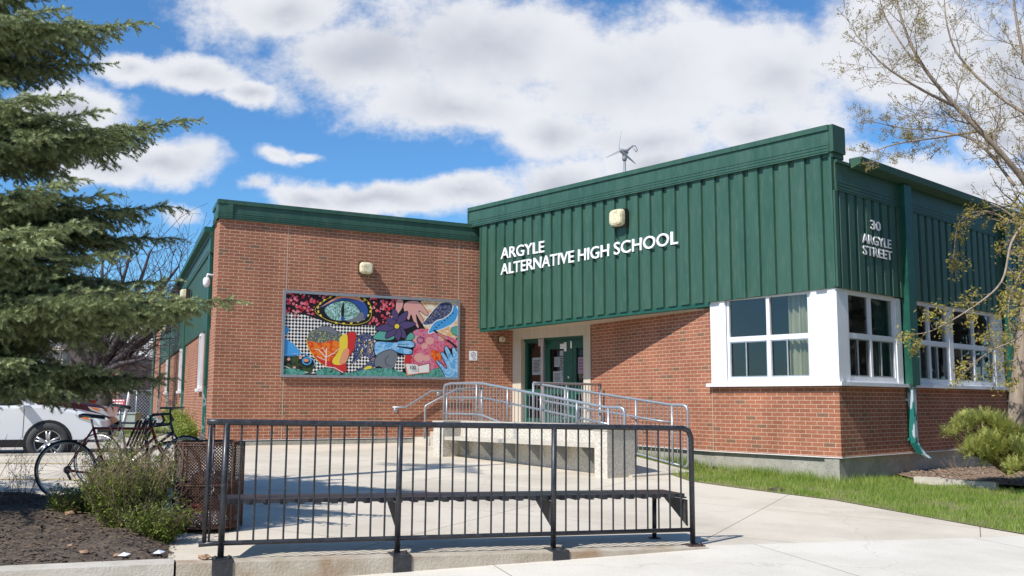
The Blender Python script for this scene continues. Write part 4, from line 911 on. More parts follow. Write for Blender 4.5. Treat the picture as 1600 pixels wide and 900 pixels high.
def railing(name,label,fr,s0,s1,topz,botz,posts,n=0,first_round=False,last_round=True,pitch=.095,rt=.024,inner=None,balz=None,group='grey steel railings at the entrance'):
    t=thing(name,label,'railing',fr.p(s1,n,botz(s1)),group)
    S=[s0+(s1-s0)*i/24 for i in range(25)];r=.09
    pts=[]
    if first_round: pts+=[fr.p(s0,n,(balz or botz)(s0)),fr.p(s0,n,topz(s0)-r),fr.p(s0+.027,n,topz(s0)-.027)]
    else: pts+=[fr.p(s0,n,topz(s0))]
    pts+=[fr.p(s,n,topz(s)) for s in S if s0+r<=s<=s1-r]
    if last_round: pts+=[fr.p(s1-.09,n,topz(s1)),fr.p(s1-.027,n,topz(s1)-.027),fr.p(s1,n,topz(s1)-r),fr.p(s1,n,botz(s1)+r),fr.p(s1-.027,n,botz(s1)+.027),fr.p(s1-r,n,botz(s1))]
    else: pts+=[fr.p(s1,n,topz(s1))]
    m=MB();m.tube(pts,rt,10);m.build('top_rail',MT['galv'],t)
    m=MB();m.tube([fr.p(s,n,botz(s)) for s in S if s<=s1-r*.9],rt*.8,8);m.build('bottom_rail',MT['galv'],t)
    for s in posts:
        gz_=posts[s] if isinstance(posts,dict) else botz(s)-.1
        m=MB();m.tube([fr.p(s,n,gz_),fr.p(s,n,topz(s)-.01)],rt*.92,8);m.build('post',MT['galv'],t)
    s=s0+pitch;k=0
    while s<s1-.06:
        if all(abs(s-p)>.05 for p in posts):
            m=MB();zb=(balz or botz)(s);m.tube([fr.p(s,n,zb),fr.p(s,n,topz(s))],.0078,6,cap=False);m.build('baluster',MT['galv'],t)
        s+=pitch
    if inner:
        a,b,dz,dn=inner;ii=[a+(b-a)*i/12 for i in range(13)]
        m=MB();m.tube([fr.p(a,n,topz(a)-dz)]+[fr.p(s,n+dn,topz(s)-dz) for s in ii[1:-1]]+[fr.p(b,n,topz(b)-dz)],.019,8)
        for s in ii[1::4]: m.tube([fr.p(s,n,topz(s)-dz-.05),fr.p(s,n+dn,topz(s)-dz-.05),fr.p(s,n+dn,topz(s)-dz)],.008,6)
        m.build('handrail',MT['galv'],t)
    return t
def ntop(s): return 1.155+max(0,min(1,(-s-.42)/(3.5-.42)))*(1.575-1.155)
def nbot(s): return .165 if s>-1.0 else 1.0
railing('ramp_railing','grey railing on top of the low wall, ending in a loop at the ramp foot',FN,-4.56,-.02,ntop,lambda s:.165+max(0,min(1,(-s-.1)/3.4))*.835,
        {-3.6:.87,-2.75:.87,-1.9:.87,-1.05:.87,-.36:.08},first_round=True,inner=(-4.4,-.36,.27,-.08),balz=lambda s:.875 if s<-.3 else .165)
def ftop(s): return 1.19+max(0,min(1,(-s-.34)/(3.7-.34)))*(1.59-1.19)
railing('ramp_railing','grey railing along the wall side of the ramp, ending above the grass',FR,-3.76,-.02,ftop,lambda s:.15+max(0,min(1,(-s-.05)/3.7))*.62,
        {-3.76:.6,-2.9:.45,-2.0:.33,-1.15:.2,-.35:.02},inner=(-3.6,-.36,.30,.08))
railing('landing_railing','short level grey railing closing the landing beside the right door jamb',FL,-.17,1.80,lambda s:1.60,lambda s:.80,{-.17:.6,.8:.6,1.80:.6},last_round=False,pitch=.10)
# handrails by the steps
t=thing('wall_handrail','grey handrail fixed to the brick wall above the steps','handrail',FC.p(4,0,1.1))
m=MB();m.tube([FC.p(3.80,.10,1.095),FC.p(4.10,.10,1.095),FC.p(4.72,.10,1.46),FC.p(5.5,.10,1.46)],.021,10);m.build('rail',MT['galv'],t)
for s,z in ((3.92,1.095),(4.95,1.46)):
    m=MB();m.tube([FC.p(s,.10,z),FC.p(s,.085,z-.06),FC.p(s,.012,z-.06)],.01,8);m.lathe(FC.p(s,0,z-.06),(FC.n.x,FC.n.y,0),[(.0,.014),(.05,.012),(.055,0)],14);m.build('bracket',MT['galv'],t)
t=thing('step_handrail','grey free standing handrail on posts in the middle of the steps','handrail',FC.p(4.2,.9,.3))
n_=.95
m=MB();m.tube([FC.p(4.22,n_,.45),FC.p(4.22,n_,1.10),FC.p(4.24,n_,1.14),FC.p(4.95,n_,1.50),FC.p(5.6,n_,1.52)],.021,10);m.build('rail',MT['galv'],t)
for s,z in ((4.72,1.36),(5.55,1.51)):
    m=MB();m.tube([FC.p(s,n_,.55),FC.p(s,n_,z)],.019,8);m.build('post',MT['galv'],t)
# ------------------------------------------------------------------ front fence, bench, bin
fe=thing('front_fence','black tubular railing with slim balusters on the front kerb','fence',FF.p(2,0,0))
ft=lambda s:1.075-.0165*s
fb=lambda s:.152-.0145*s
m=MB();r=.10
pts=[FF.p(-.09,0,ft(0)+.005)]+[FF.p(s*.5,0,ft(s*.5)) for s in range(0,9) if s*.5<4.05]+[FF.p(4.08,0,ft(4.08)),FF.p(4.14,0,ft(4.1)-.025),FF.p(4.165,0,ft(4.1)-.09),FF.p(4.165,0,-.03)]
m.tube(pts,.0245,12);m.build('top_rail',MT['black'],fe)
m=MB();m.tube([FF.p(-.115,0,fb(0)-.005),FF.p(0,0,fb(0)),FF.p(2,0,fb(2)),FF.p(4.16,0,fb(4.16))],.019,10);m.build('bottom_rail',MT['black'],fe)
for s in (.06,1.44,2.81):
    m=MB();m.tube([FF.p(s-.01,0,.02-.013*s),FF.p(s,0,ft(s)-.005)],.0245,12);m.build('post',MT['black'],fe)
m=MB();m.tube([FF.p(-.075,.0,fb(0)),FF.p(-.062,0,ft(0))],.017,8);m.build('end_bar',MT['black'],fe)
P_=[.06,1.44,2.81,4.165];frr=random.Random(8)
for a,b in zip(P_,P_[1:]):
    for k in range(1,12):
        s=a+(b-a)*k/12+frr.uniform(-.003,.003);m=MB();m.tube([FF.p(s-.004,0,fb(s)),FF.p(s,0,ft(s))],.0082,7,cap=False);m.build('baluster',MT['black'],fe)
m=MB();m.tube([FF.p(-.04,0,fb(0)),FF.p(-.035,0,ft(0))],.0082,7);m.build('baluster',MT['black'],fe)
for s,dz in ((.06,.0),(1.44,-.02),(2.81,-.045)):
    z=g(*FF.xy(s))+.008
    m=MB();FF.box(m,s-.075,s+.075,-.06,.160,z-.001,z+.010);FF.box(m,s-.075,s+.075,.1505,.162,z-.125,z-.001);o=m.build('base_bracket',MT['black'],fe,bevel=.002)
    for ds in (-.05,.05):
        m=MB();m.lathe(FF.p(s+ds,.055,z+.01),(0,0,1),[(.0,.022),(.010,.022),(.010,.012),(.016,.012),(.016,0)],8);m.build('bolt',MT['blackmatt'],o)
z=g(*FF.xy(4.165));m=MB();FF.box(m,4.09,4.25,-.07,.08,z-.02,z+.012);o=m.build('base_bracket',MT['rust'],fe)
for ds in (-.05,.05):
    m=MB();m.lathe(FF.p(4.165+ds,.055,z+.012),(0,0,1),[(.0,.022),(.010,.022),(.010,.012),(.016,.012),(.016,0)],8);m.build('bolt',MT['blackmatt'],o)
be=thing('slatted_bench','long black slatted bench fixed behind the front railing','bench',FF.p(2,-.3,.4))
zs=lambda s:.445-.0155*s
for k in range(4):
    n1=-.055-k*.108;m=MB();a,b=.03,4.12;w=.094
    v=[FF.p(a,n1,zs(a)),FF.p(b,n1,zs(b)),FF.p(b,n1-w,zs(b)),FF.p(a,n1-w,zs(a))];up=Vector((0,0,.030))
    m.face([p+up for p in v]);m.face(v[::-1])
    for i in range(4): m.face([v[i],v[(i+1)%4],v[(i+1)%4]+up,v[i]+up])
    m.build('slat',MT['black'],be,bevel=.006)
for k in range(31):
    s=.10+k*.133;m=MB();FF.box(m,s,s+.05,-.462,-.052,zs(s)-.013,zs(s)-.001);m.build('cross_bar',MT['black'],be)
bench_grey=noisy('bench_bracket_paint',(.035,.033,.032),(.06,.055,.05),9,.6)
for s in (.06,1.44,2.81,4.13):
    m=MB();d=Vector((FF.d.x,FF.d.y,0))*.012;T=[FF.p(s-.006,-.03,zs(s)-.023),FF.p(s-.006,-.45,zs(s)-.023),FF.p(s-.006,-.45,zs(s)-.05),FF.p(s-.006,-.03,zs(s)-.26)]
    m.face(T);m.face([p+d for p in T][::-1])
    for i in range(4): m.face([T[i],T[(i+1)%4],T[(i+1)%4]+d,T[i]+d])
    m.build('bracket',bench_grey,be)
m=MB();m.tube([FF.p(4.0,-.42,zs(4)-.02),FF.p(4.0,-.43,g(*FF.xy(4,-.43)))],.022,10);m.lathe(FF.p(4.0,-.43,g(*FF.xy(4,-.43))),(0,0,1),[(.06,0),(.06,.012),(0,.013)],12);m.build('leg',MT['black'],be)
# litter bin of rusty expanded metal
bc=Vector((-2.80,8.86));bz=g(*bc)+.02;bh=.76;br_=.298
bi=thing('litter_bin','round rusty expanded metal litter bin behind the left end of the railing','bin',(bc.x,bc.y,bz))
def expanded(c,r,z0,z1,nu,nv,w,mat,name,parent,dr=.006):
    m=MB();rows=int(nv);V=[];
    def P(i,j,off=0):
        a=2*math.pi*(i+(j%2)*.5)/nu; rr=r+off;return Vector((c.x+math.cos(a)*rr,c.y+math.sin(a)*rr,z0+(z1-z0)*j/rows))
    for j in range(rows):
        for i in range(nu):
            for di in ((0,0) if False else (0,)):
                a=P(i,j);k0=i if j%2==0 else i+1
                for k in (k0-1,k0) :
                    b=P(k,j+1);d=(b-a);t_=Vector((-(a.y-c.y),a.x-c.x,0)).normalized();up=Vector((0,0,1))
                    o=(up*d.dot(t_)-t_*d.z).normalized()*w/2
                    rad=Vector((a.x-c.x,a.y-c.y,0)).normalized()*dr*(1 if k==k0 else -1)*.5
                    m.face([a-o-rad,b-o+rad,b+o+rad,a+o-rad])
    return m.build(name,mat,parent)
expanded(bc,br_,bz+.02,bz+bh-.02,64,50,.0085,MT['rust'],'mesh_basket',bi)
for z in (bz+.02,bz+bh*.52,bz+bh-.01):
    m=MB();m.tube([Vector((bc.x+math.cos(a)*br_,bc.y+math.sin(a)*br_,z)) for a in [2*math.pi*k/36 for k in range(37)]],.009,6);m.build('hoop',MT['rust'],bi)
for k in range(8):
    a=2*math.pi*(k+.3)/8;q=Vector((bc.x+math.cos(a)*(br_+.008),bc.y+math.sin(a)*(br_+.008),0));m=MB();m.tube([q+Vector((0,0,bz)),q+Vector((0,0,bz+bh+.015))],.010,6);m.build('upright',MT['rust'],bi)
m=MB();m.tube([Vector((bc.x+math.cos(a)*(br_-.01),bc.y+math.sin(a)*(br_-.01),bz+bh+.012)) for a in [2*math.pi*k/36 for k in range(37)]],.011,6);m.build('rim',MT['rust'],bi)
m=MB();m.lathe((bc.x,bc.y,bz+.02),(0,0,1),[(0,0),(br_-.01,.0)],24);m.build('floor_plate',MT['rust'],bi)
def blob(name,c,r,mat,label,cat,sq=(1,1,1),seed=0,parent=None,amp=.25,sub=3):
    bm=bmesh.new();bmesh.ops.create_icosphere(bm,subdivisions=sub,radius=1);rr=np.random.default_rng(seed);off=rr.uniform(0,9,3)
    for v in bm.verts:
        p=v.co;k=1+amp*(math.sin(p.x*4+off[0])*math.sin(p.y*5+off[1])+.6*math.sin(p.z*7+off[2]+p.x*3)+.35*math.sin(p.x*13+p.y*11));v.co=Vector((c[0]+p.x*r*sq[0]*k,c[1]+p.y*r*sq[1]*k,c[2]+p.z*r*sq[2]*k))
    me=bpy.data.meshes.new(name);bm.to_mesh(me);bm.free();me.materials.append(mat);o=bpy.data.objects.new(name,me);col.objects.link(o)
    if label: tag(o,label,cat)
    return o
redp=mat_base('red_plastic',(.55,.02,.02),.35);whp=noisy('white_wrapper',(.7,.7,.72),(.5,.5,.54),20,.5);darkp=mat_base('dark_bag',(.03,.022,.02),.6)
blob('litter_wrapper',(bc.x-.06,bc.y-.17,bz+.17),.075,redp,'crumpled red wrapper at the bottom of the litter bin','litter',(1.2,.6,.6),3)
blob('litter_wrapper',(bc.x-.01,bc.y-.18,bz+.075),.11,whp,'white crumpled bag under the red wrapper in the bin','litter',(1,.7,.65),4)
blob('litter_wrapper',(bc.x+.13,bc.y-.13,bz+.09),.09,whp,'smaller pale crumpled bag at the right side of the bin floor','litter',(1,.7,.8),5)
blob('litter_bag',(bc.x+.02,bc.y+.06,bz+.28),.20,darkp,'dark brown heap of rubbish filling the bin','rubbish',(1.15,.9,1.05),6)
m=MB()
cx=FF.p(-.05,-.03,.86)
ch=thing('chain','thin grey chain tying the bin to the railing end','chain',cx)
for k in range(16):
    p=Vector((cx.x+.018+.012*math.sin(k),cx.y-.02,.87-k*.022));a=k%2*1.57
    e=Vector((math.cos(a),math.sin(a),0))
    mm=MB();mm.tube([p+e*.010*math.cos(q)+Vector((0,0,.017*math.sin(q))) for q in [2*math.pi*j/8 for j in range(9)]],.0028,5);mm.build('link',MT['galv'],ch)
# stones and scraps on the kerb and bed
stm=noisy('tan_stone',(.42,.27,.17),(.30,.18,.11),12,.9)
k0=FF.xy(-.02,.02);blob('stone',(k0[0]-.05,k0[1],.055),.035,stm,'tan rounded stone lying on the kerb beside the first railing post','stone',(1.3,.8,.6),11,sub=2)
for i,(x,y,r,l) in enumerate(((-3.25,7.35,.03,'tan stone near the kerb under the leafy shrub'),(-3.95,8.6,.035,'brown stone in the dark mulch behind the shrub'),(-3.45,7.55,.02,'small tan stone left of the shrub base'),(-3.0,7.35,.022,'flat tan stone close to the kerb right of the shrub'))):
    blob('stone',(x,y,gbl(x,y)+.01),r,stm,l,'stone',(1.2,.9,.6),20+i,sub=2)
blp=mat_base('pale_blue_paper',(.58,.64,.75),.7)
for i,(x,y,l) in enumerate(((-2.72,7.43,'crumpled pale blue paper scrap by the kerb below the bin'),(-2.95,7.34,'small flat white scrap left of the blue paper'),(-2.95,8.15,'grey paper scrap under the shrub beside the bin'))):
    m=MB()
    z=gbl(x,y)+.015
    m.face([(x-.035,y-.012,z),(x+.03,y-.02,z),(x+.006,y+.006,z+.025)]);m.face([(x+.03,y-.02,z),(x+.05,y+.03,z+.01),(x+.006,y+.006,z+.025)]);m.face([(x-.035,y-.012,z),(x+.006,y+.006,z+.025),(x-.02,y+.03,z)])
    tag(m.build('paper_scrap',blp if i==0 else MT['paper'] if i==1 else MT['paperg']),l,'litter')
blob('dark_debris',(3.75,13.55,gl(3.75,13.55)+.02),.07,MT['mulch'],'small dark clod lying on the grass in front of the corner','clod',(1.8,.7,.45),31,sub=2)
# ------------------------------------------------------------------ wind turbine on the roof
hub=at(974,238,24.0)
wt=thing('wind_turbine','small grey three bladed wind turbine on a mast above the roof','wind turbine',(hub.x,hub.y,5.0))
grm=mat_base('turbine_grey',(.30,.31,.32),.5)
m=MB();m.tube([(hub.x+.03,hub.y,4.9),(hub.x+.03,hub.y,hub.z-.12)],.035,10);m.build('mast',MT['galv'],wt)
m=MB();m.lathe((hub.x+.03,hub.y,hub.z-.22),(0,0,1),[(.0,0),(.06,.0),(.065,.08),(.05,.14),(.07,.17),(0,.2)],12);m.lathe((hub.x-.12,hub.y-.12,hub.z+.02),(.7,.7,0),[(.0,0),(.04,.03),(.065,.12),(.068,.24),(.04,.34),(0,.36)],12);m.build('nacelle',grm,wt)
fwd=Vector((-.7,-.7,0)).normalized();rt=Vector((-fwd.y,fwd.x,0));hc=hub+Vector((-.10,-.10,.02))
for (uu,vv) in ((971.5,204),(946,246.5),(993,256)):
    tip=at(uu,vv,24.0);d=(tip-hc).normalized();L_=(tip-hc).length;sd_=d.cross(fwd).normalized()
    m=MB();k=8;prev=None
    for i in range(k+1):
        f=i/k;w=(.048*(1-f)**.8+.010)*(1 if i else .5);c=hc+d*L_*f;th=.012*(1-f)+.004
        ring=[c-sd_*w+fwd*th*.2,c+fwd*th,c+sd_*w*.7-fwd*th*.2,c-fwd*th]
        if prev:
            for j in range(4): m.face([prev[j],prev[(j+1)%4],ring[(j+1)%4],ring[j]],smooth=True)
        prev=ring
    m.face(prev);m.build('blade',grm,wt)
m=MB();q=[at(u_,v_,24.1) for u_,v_ in ((977,237),(984,231),(989,227.5),(993,228),(996,235),(994,237),(988,229))];m.tube(q,[.05,.035,.02,.014,.014,.014,.012],8);m.build('tail',grm,wt)
# ------------------------------------------------------------------ vegetation helpers
def needles_template(L=.13,n=90,r=.016,w=.0022,seed=0,up=.45,droop=0):
    rr=np.random.default_rng(seed);t=np.sort(rr.random(n));a=rr.uniform(0,2*np.pi,n);V=np.empty((n,3,3))
    base=np.stack([t*L,np.zeros(n),np.zeros(n)],1);ln=r*rr.uniform(.75,1.15,n)
    d=np.stack([np.full(n,.55),np.cos(a)*.85,np.sin(a)*.75+.25*up],1);d/=np.linalg.norm(d,axis=1)[:,None]
    s=np.cross(d,np.array([1,0,0.01]));s/=np.linalg.norm(s,axis=1)[:,None]
    V[:,0]=base-s*w;V[:,1]=base+s*w;V[:,2]=base+d*ln[:,None];return V.reshape(-1,3)
def stamp(templates,pos,dirs,scale,ref_up=(0,0,1)):
    """place template copies: x axis along dirs"""
    pos=np.asarray(pos);dirs=np.asarray(dirs,float);dirs/=np.linalg.norm(dirs,axis=1)[:,None]+1e-9;up=np.tile(np.array(ref_up,float),(len(pos),1))
    y=np.cross(up,dirs);ln=np.linalg.norm(y,axis=1);y[ln<1e-3]=(0,1,0);y/=np.linalg.norm(y,axis=1)[:,None];z=np.cross(dirs,y)
    out=[];idx=rng.integers(0,len(templates),len(pos));sc=np.asarray(scale)
    Vs=[]; order=[]
    for k,T in enumerate(templates):
        s=np.where(idx==k)[0]
        if len(s)==0: continue
        M=np.stack([dirs[s],y[s],z[s]],2)*sc[s][:,None,None]
        V=np.einsum('nij,vj->nvi',M,T)+pos[s][:,None,:];Vs.append(V.reshape(-1,3));order.append(np.repeat(s,len(T)))
    return np.concatenate(Vs),np.concatenate(order)
# ------------------------------------------------------------------ spruce
class Acc:
    def __init__(s): s.p=[];s.d=[];s.s=[];s.t=[]
def bough(tube_mb,acc,a,b,droop,seed,w=.62,dens=1.0,upt=.12,r0=.022,tipbright=0):
    """spruce bough from trunk point a to tip b with flat sprays of side shoots"""
    rr=random.Random(seed);a=Vector(a);b=Vector(b);L=(b-a).length;n=max(8,int(L/.062));pts=[]
    for i in range(n+1):
        f=i/n;p=a.lerp(b,f);p.z+=-droop*math.sin(math.pi*f)*.9+upt*(f**3-f)*.6+rr.uniform(-.012,.012);p.x+=rr.uniform(-.012,.012);pts.append(p)
    tube_mb.tube(pts,[r0*(1-i/n)**.8+.004 for i in range(n+1)],6)
    def shoot(p,d,l,lev):
        # a shoot with needles all along, and its own side twigs
        k=max(1,int(l/.085));q=Vector(p);dd=Vector(d).normalized();P=[q.copy()]
        for i in range(k):
            dd=(dd+Vector((rr.uniform(-.10,.10),rr.uniform(-.10,.10),rr.uniform(-.10,.05)-.03))).normalized()
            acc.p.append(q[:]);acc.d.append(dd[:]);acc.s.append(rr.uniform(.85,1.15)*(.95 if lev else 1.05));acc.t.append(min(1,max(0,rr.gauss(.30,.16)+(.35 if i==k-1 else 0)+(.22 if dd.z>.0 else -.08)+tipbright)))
            q=q+dd*.085;P.append(q.copy())
            if lev<2 and l>.11:
                for sg in (-1,1):
                    if rr.random()<.95*dens:
                        sd_=dd.cross(Vector((0,0,1)));sd_=sd_.normalized() if sd_.length>.01 else Vector((1,0,0))
                        f=1-(i/k)*.7;v=(dd*.75+sd_*sg*.8+Vector((0,0,rr.uniform(-.45,.12)))).normalized();shoot(q,v,l*.5*f*rr.uniform(.75,1.1),lev+1)
        if lev==0 and len(P)>2: tube_mb.tube(P,[.006]*(len(P)-1)+[.003],4,cap=False)
    for i in range(2,n+1):
        f=i/n;d=(pts[i]-pts[i-1]).normalized();side=d.cross(Vector((0,0,1))).normalized()
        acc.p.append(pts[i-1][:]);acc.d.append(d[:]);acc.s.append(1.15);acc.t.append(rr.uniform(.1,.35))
        env=w*(math.sin(math.pi*min(1,f*.92+.10))**.7)*(1 if f<.82 else 1-(f-.82)*2.6)
        for sg in (-1,1):
            l=max(.10,env*rr.uniform(.72,1.05))
            if l>.05:
                v=(d*1.0+side*sg*.85+Vector((0,0,rr.uniform(-.7,.05)))).normalized();shoot(pts[i],v,l,0)
            if rr.random()<.85: # hanging shoot
                v=(d*.6+side*sg*.35+Vector((0,0,-rr.uniform(.4,1.0)))).normalized();shoot(pts[i],v,env*rr.uniform(.35,.62),1)
            if rr.random()<.5:
                v=(d*.8+side*sg*.45+Vector((0,0,.35))).normalized();shoot(pts[i],v,env*.32,1)
    shoot(b,(b-pts[-2]),.17,1)
    for sg in (-1,1): shoot(pts[-2],(b-pts[-2])*8+Vector((0,.4*sg,-.2)),.16,1)
sp=thing('spruce_tree','large blue green spruce with drooping boughs at the left edge','tree',(-6.9,9.0,.15))
TX,TY=-6.9,9.0
m=MB();m.tube([(TX,TY,-.1),(TX+.03,TY,1),(TX,TY,3),(TX-.03,TY,6),(TX,TY,9.5),(TX,TY,12.5)],[.26,.22,.18,.13,.08,.02],12);m.build('trunk',MT['sprbark'],sp)
acc=Acc();bm_=MB()
BO=[ # tip pixel (u,v), depth of tip, height of root above tip, droop, width, brightness
 (62,-8,8.9,.25,.05,.5,0),(208,36,8.9,.10,.10,.56,.04),(150,100,9.3,.2,.1,.45,0),(100,150,8.5,.15,.1,.5,.05),(20,60,9.6,.1,.1,.5,0),
 (285,188,9.0,.05,.20,.56,.0),(70,215,8.4,.15,.15,.5,.05),(175,235,9.6,.25,.18,.40,-.08),
 (105,285,8.2,.15,.2,.55,.10),(262,322,9.3,.15,.24,.58,-.05),(120,350,8.0,.15,.2,.55,.14),(262,372,9.5,.3,.2,.50,-.08),(60,310,8.8,.1,.2,.6,.05),
 (170,398,8.3,.2,.2,.5,.08),(352,470,8.6,.12,.10,.64,.10),(250,440,9.2,.2,.15,.5,-.02),(215,500,9.4,.25,.12,.5,-.06),(270,492,8.9,.25,.10,.42,.0),(60,440,8.2,.1,.2,.6,.06),
 (248,592,8.9,.25,.06,.54,-.02),(120,520,9.3,.2,.15,.5,-.05),(200,604,9.1,.3,.05,.30,-.03),(150,575,8.5,.25,.1,.50,.05),(95,618,8.6,.35,.05,.30,.02),(20,575,8.3,.2,.12,.45,.05),(60,560,8.7,.3,.1,.55,0)]
for i,(u,v,Y,rise,dr,w,tb) in enumerate(BO):
    tip=at(u,v,Y);root=Vector((TX+.12,TY,tip.z+rise+.25*(1 if v>300 else .1)));bough(bm_,acc,root,tip,dr,100+i,w=w*1.1,tipbright=tb)
    rc=random.Random(900+i)
    for q in range(2 if u<70 else 1):
        t2=tip+Vector((-rc.uniform(.35,.9),rc.uniform(.25,.7)*(1 if q else -1),rc.uniform(-.16,.06)));bough(bm_,acc,root+Vector((0,0,rc.uniform(-.15,.15))),t2,dr,500+i*3+q,w=w,tipbright=tb-.04)
for i in range(24):   # the far and hidden sides of the tree
    ang=rng.uniform(.35,2*math.pi-.35)+0;z=rng.uniform(1.3,11.5);L_=(3.0*(1-(z-1.2)/11.5)+.5)*rng.uniform(.8,1.05)
    if abs(ang)<.6 or ang>5.7: continue
    root=Vector((TX,TY,z+.2));tip=root+Vector((math.cos(ang)*L_,math.sin(ang)*L_,-.35-.1*L_))
    bough(bm_,acc,root,tip,.15,300+i,w=.45,dens=.4)
bm_.build('limbs',MT['sprbark'],sp)
T=[needles_template(seed=k,L=.095,n=44,r=.030,w=.0036) for k in range(5)]
T2=[needles_template(seed=k,L=.10,n=14,r=.032,w=.009) for k in range(3)]
ap,ad,as_,at_=np.array(acc.p),np.array(acc.d),np.array(acc.s),np.array(acc.t)
nr=(ap[:,0]/np.maximum(ap[:,1],.1)>-.60)&(ap[:,2]<6.5)
fr_=~nr&(rng.random(len(ap))<.55)
Va,oa=stamp(T,ap[nr],ad[nr],as_[nr]);Vb,ob=stamp(T2,ap[fr_],ad[fr_],as_[fr_])
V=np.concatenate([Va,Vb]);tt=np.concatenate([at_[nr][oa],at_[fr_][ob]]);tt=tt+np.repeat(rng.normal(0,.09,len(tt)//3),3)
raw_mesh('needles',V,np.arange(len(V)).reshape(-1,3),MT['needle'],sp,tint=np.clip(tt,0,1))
# ------------------------------------------------------------------ broadleaf trees
def grow(mb,p,d,L,r,lev,rr,tips,up=.12,spread=.75,maxlev=4,nch=(3,5),wig=.22,tips_all=False,sides=5,rmin=.0035,cr=.62):
    n=max(3,int(L/.16)+1) if lev<2 else 4;pts=[Vector(p)];dd=Vector(d).normalized()
    for i in range(n):
        dd=(dd+Vector((rr.uniform(-wig,wig),rr.uniform(-wig,wig),rr.uniform(-wig,wig)+up*.35))).normalized();pts.append(pts[-1]+dd*L/n)
    rs=[max(rmin,r*(1-.55*i/n)) for i in range(n+1)];mb.tube(pts,rs,max(3,sides-lev),cap=False)
    if lev>=maxlev or L<.10: tips.append((pts[-1],dd));tips.append((pts[-2],dd));return
    k=rr.randint(*nch)
    for j in range(k):
        f=.25+.7*(j+rr.random()*.8)/k;i=min(n-1,int(f*n));q=pts[i].lerp(pts[i+1],f*n-i);ax=(pts[i+1]-pts[i]).normalized();s=ax.orthogonal().normalized();s.rotate(Matrix.Rotation(rr.uniform(0,6.28),3,ax))
        v=(ax*(1-spread*.45)+s*spread+Vector((0,0,up))).normalized();grow(mb,q,v,L*rr.uniform(.42,.68)*(1.1-.3*f),rs[i]*cr,lev+1,rr,tips,up,spread,maxlev,nch,wig,tips_all,sides,rmin,cr)
    tips.append((pts[-1],dd));
    grow(mb,pts[-1],dd,L*.55,rs[-1],lev+1,rr,tips,up,spread,maxlev,nch,wig,tips_all,sides,rmin,cr)
def leaf_cloud(name,tips,parent,mat,n_per,size,rad,tmean=.5,rr=rng,long=1.3,mesh_parent=None):
    P=np.array([list(t[0]) for t in tips]);m=len(P)*n_per;c=np.repeat(P,n_per,0)+rr.normal(0,rad,(m,3));n=rr.normal(0,1,(m,3));n/=np.linalg.norm(n,axis=1)[:,None];u=np.cross(n,rr.normal(0,1,(m,3)));u/=np.linalg.norm(u,axis=1)[:,None];w=np.cross(n,u)
    s=rr.uniform(*size,m)[:,None];V=np.stack([c-u*s*long,c+w*s*.55,c+u*s*long,c-w*s*.55],1);t=np.clip(rr.normal(tmean,.25,m),0,1)
    return raw_mesh(name,V.reshape(-1,3),np.arange(m*4).reshape(-1,4),mat,parent,tint=np.repeat(t,4),nv=4)
rt_=thing('budding_tree','tall budding tree with pale bark and sparse yellow green leaves by the right wall','tree',(8.05,15.0,.1))
m=MB();tips=[];low=[];rr=random.Random(5)
def limb(px,Y,r0,r1,spawn=.30,L=1.1,lev=2,into=None,up=.15,every=.28,start=0,maxlev=4,spread=.8):
    q=[at(u,v,Y+dy) for (u,v,dy) in px];P=[]
    for a,b,c,d in zip([q[0]]+q,q,q[1:],q[2:]+[q[-1]]):
        for k in range(5):
            t=k/5;P.append(.5*(2*b+(c-a)*t+(2*a-5*b+4*c-d)*t*t+(3*b-a-3*c+d)*t**3))
    P.append(q[-1]);n=len(P);rs=[r0+(r1-r0)*i/(n-1) for i in range(n)];m.tube(P,rs,8)
    acc_=0
    for i in range(1,n):
        acc_+=(P[i]-P[i-1]).length
        if acc_>every and i/n>=start:
            acc_=0;ax=(P[i]-P[i-1]).normalized();s=ax.orthogonal().normalized();s.rotate(Matrix.Rotation(rr.uniform(0,6.28),3,ax));v=(ax*.55+s*.9+Vector((0,0,up))).normalized()
            grow(m,P[i],v,L*rr.uniform(.6,1.1)*(1-.35*i/n),max(.006,rs[i]*.42),lev,rr,tips if into is None else into,up=up,maxlev=maxlev,spread=spread)
    grow(m,P[-1],P[-1]-P[-2],L*.6,r1,lev,rr,tips if into is None else into,up=up,maxlev=maxlev)
limb([(1588,735,0),(1587,660,0),(1594,580,0),(1604,500,0),(1617,420,0),(1624,375,0)],15,.135,.105,every=9,start=1)
limb([(1622,380,0),(1612,305,0),(1565,240,-.2),(1492,165,-.3),(1440,100,-.4),(1412,40,-.4),(1398,-20,-.4)],15,.058,.012,L=.85,every=.19)
limb([(1622,380,0),(1640,280,.3),(1630,190,.5),(1600,90,.6),(1585,10,.6),(1580,-60,.6)],15,.05,.012,L=.85,every=.2)
limb([(1618,380,0),(1650,280,.1),(1670,150,.2),(1680,20,.2),(1670,-120,.2)],15,.09,.02,L=1.2)
limb([(1585,290,-.1),(1530,225,.4),(1470,205,.7),(1410,200,.9),(1365,190,1.0)],15,.026,.006,L=.48,every=.17)
limb([(1530,205,-.2),(1465,215,-.6),(1400,225,-.9),(1370,235,-1)],15,.020,.006,L=.42,every=.17)
limb([(1490,165,-.3),(1440,140,-.6),(1385,105,-.8),(1350,70,-.8)],15,.028,.007,L=.8,every=.2)
limb([(1440,100,-.4),(1420,85,-.2),(1385,30,.1),(1375,0,.1)],15,.02,.007,L=.7,every=.2)
limb([(1625,190,.5),(1560,150,.9),(1500,90,1.1),(1480,40,1.1),(1475,-10,1.1)],15,.03,.008,L=.9,every=.22)
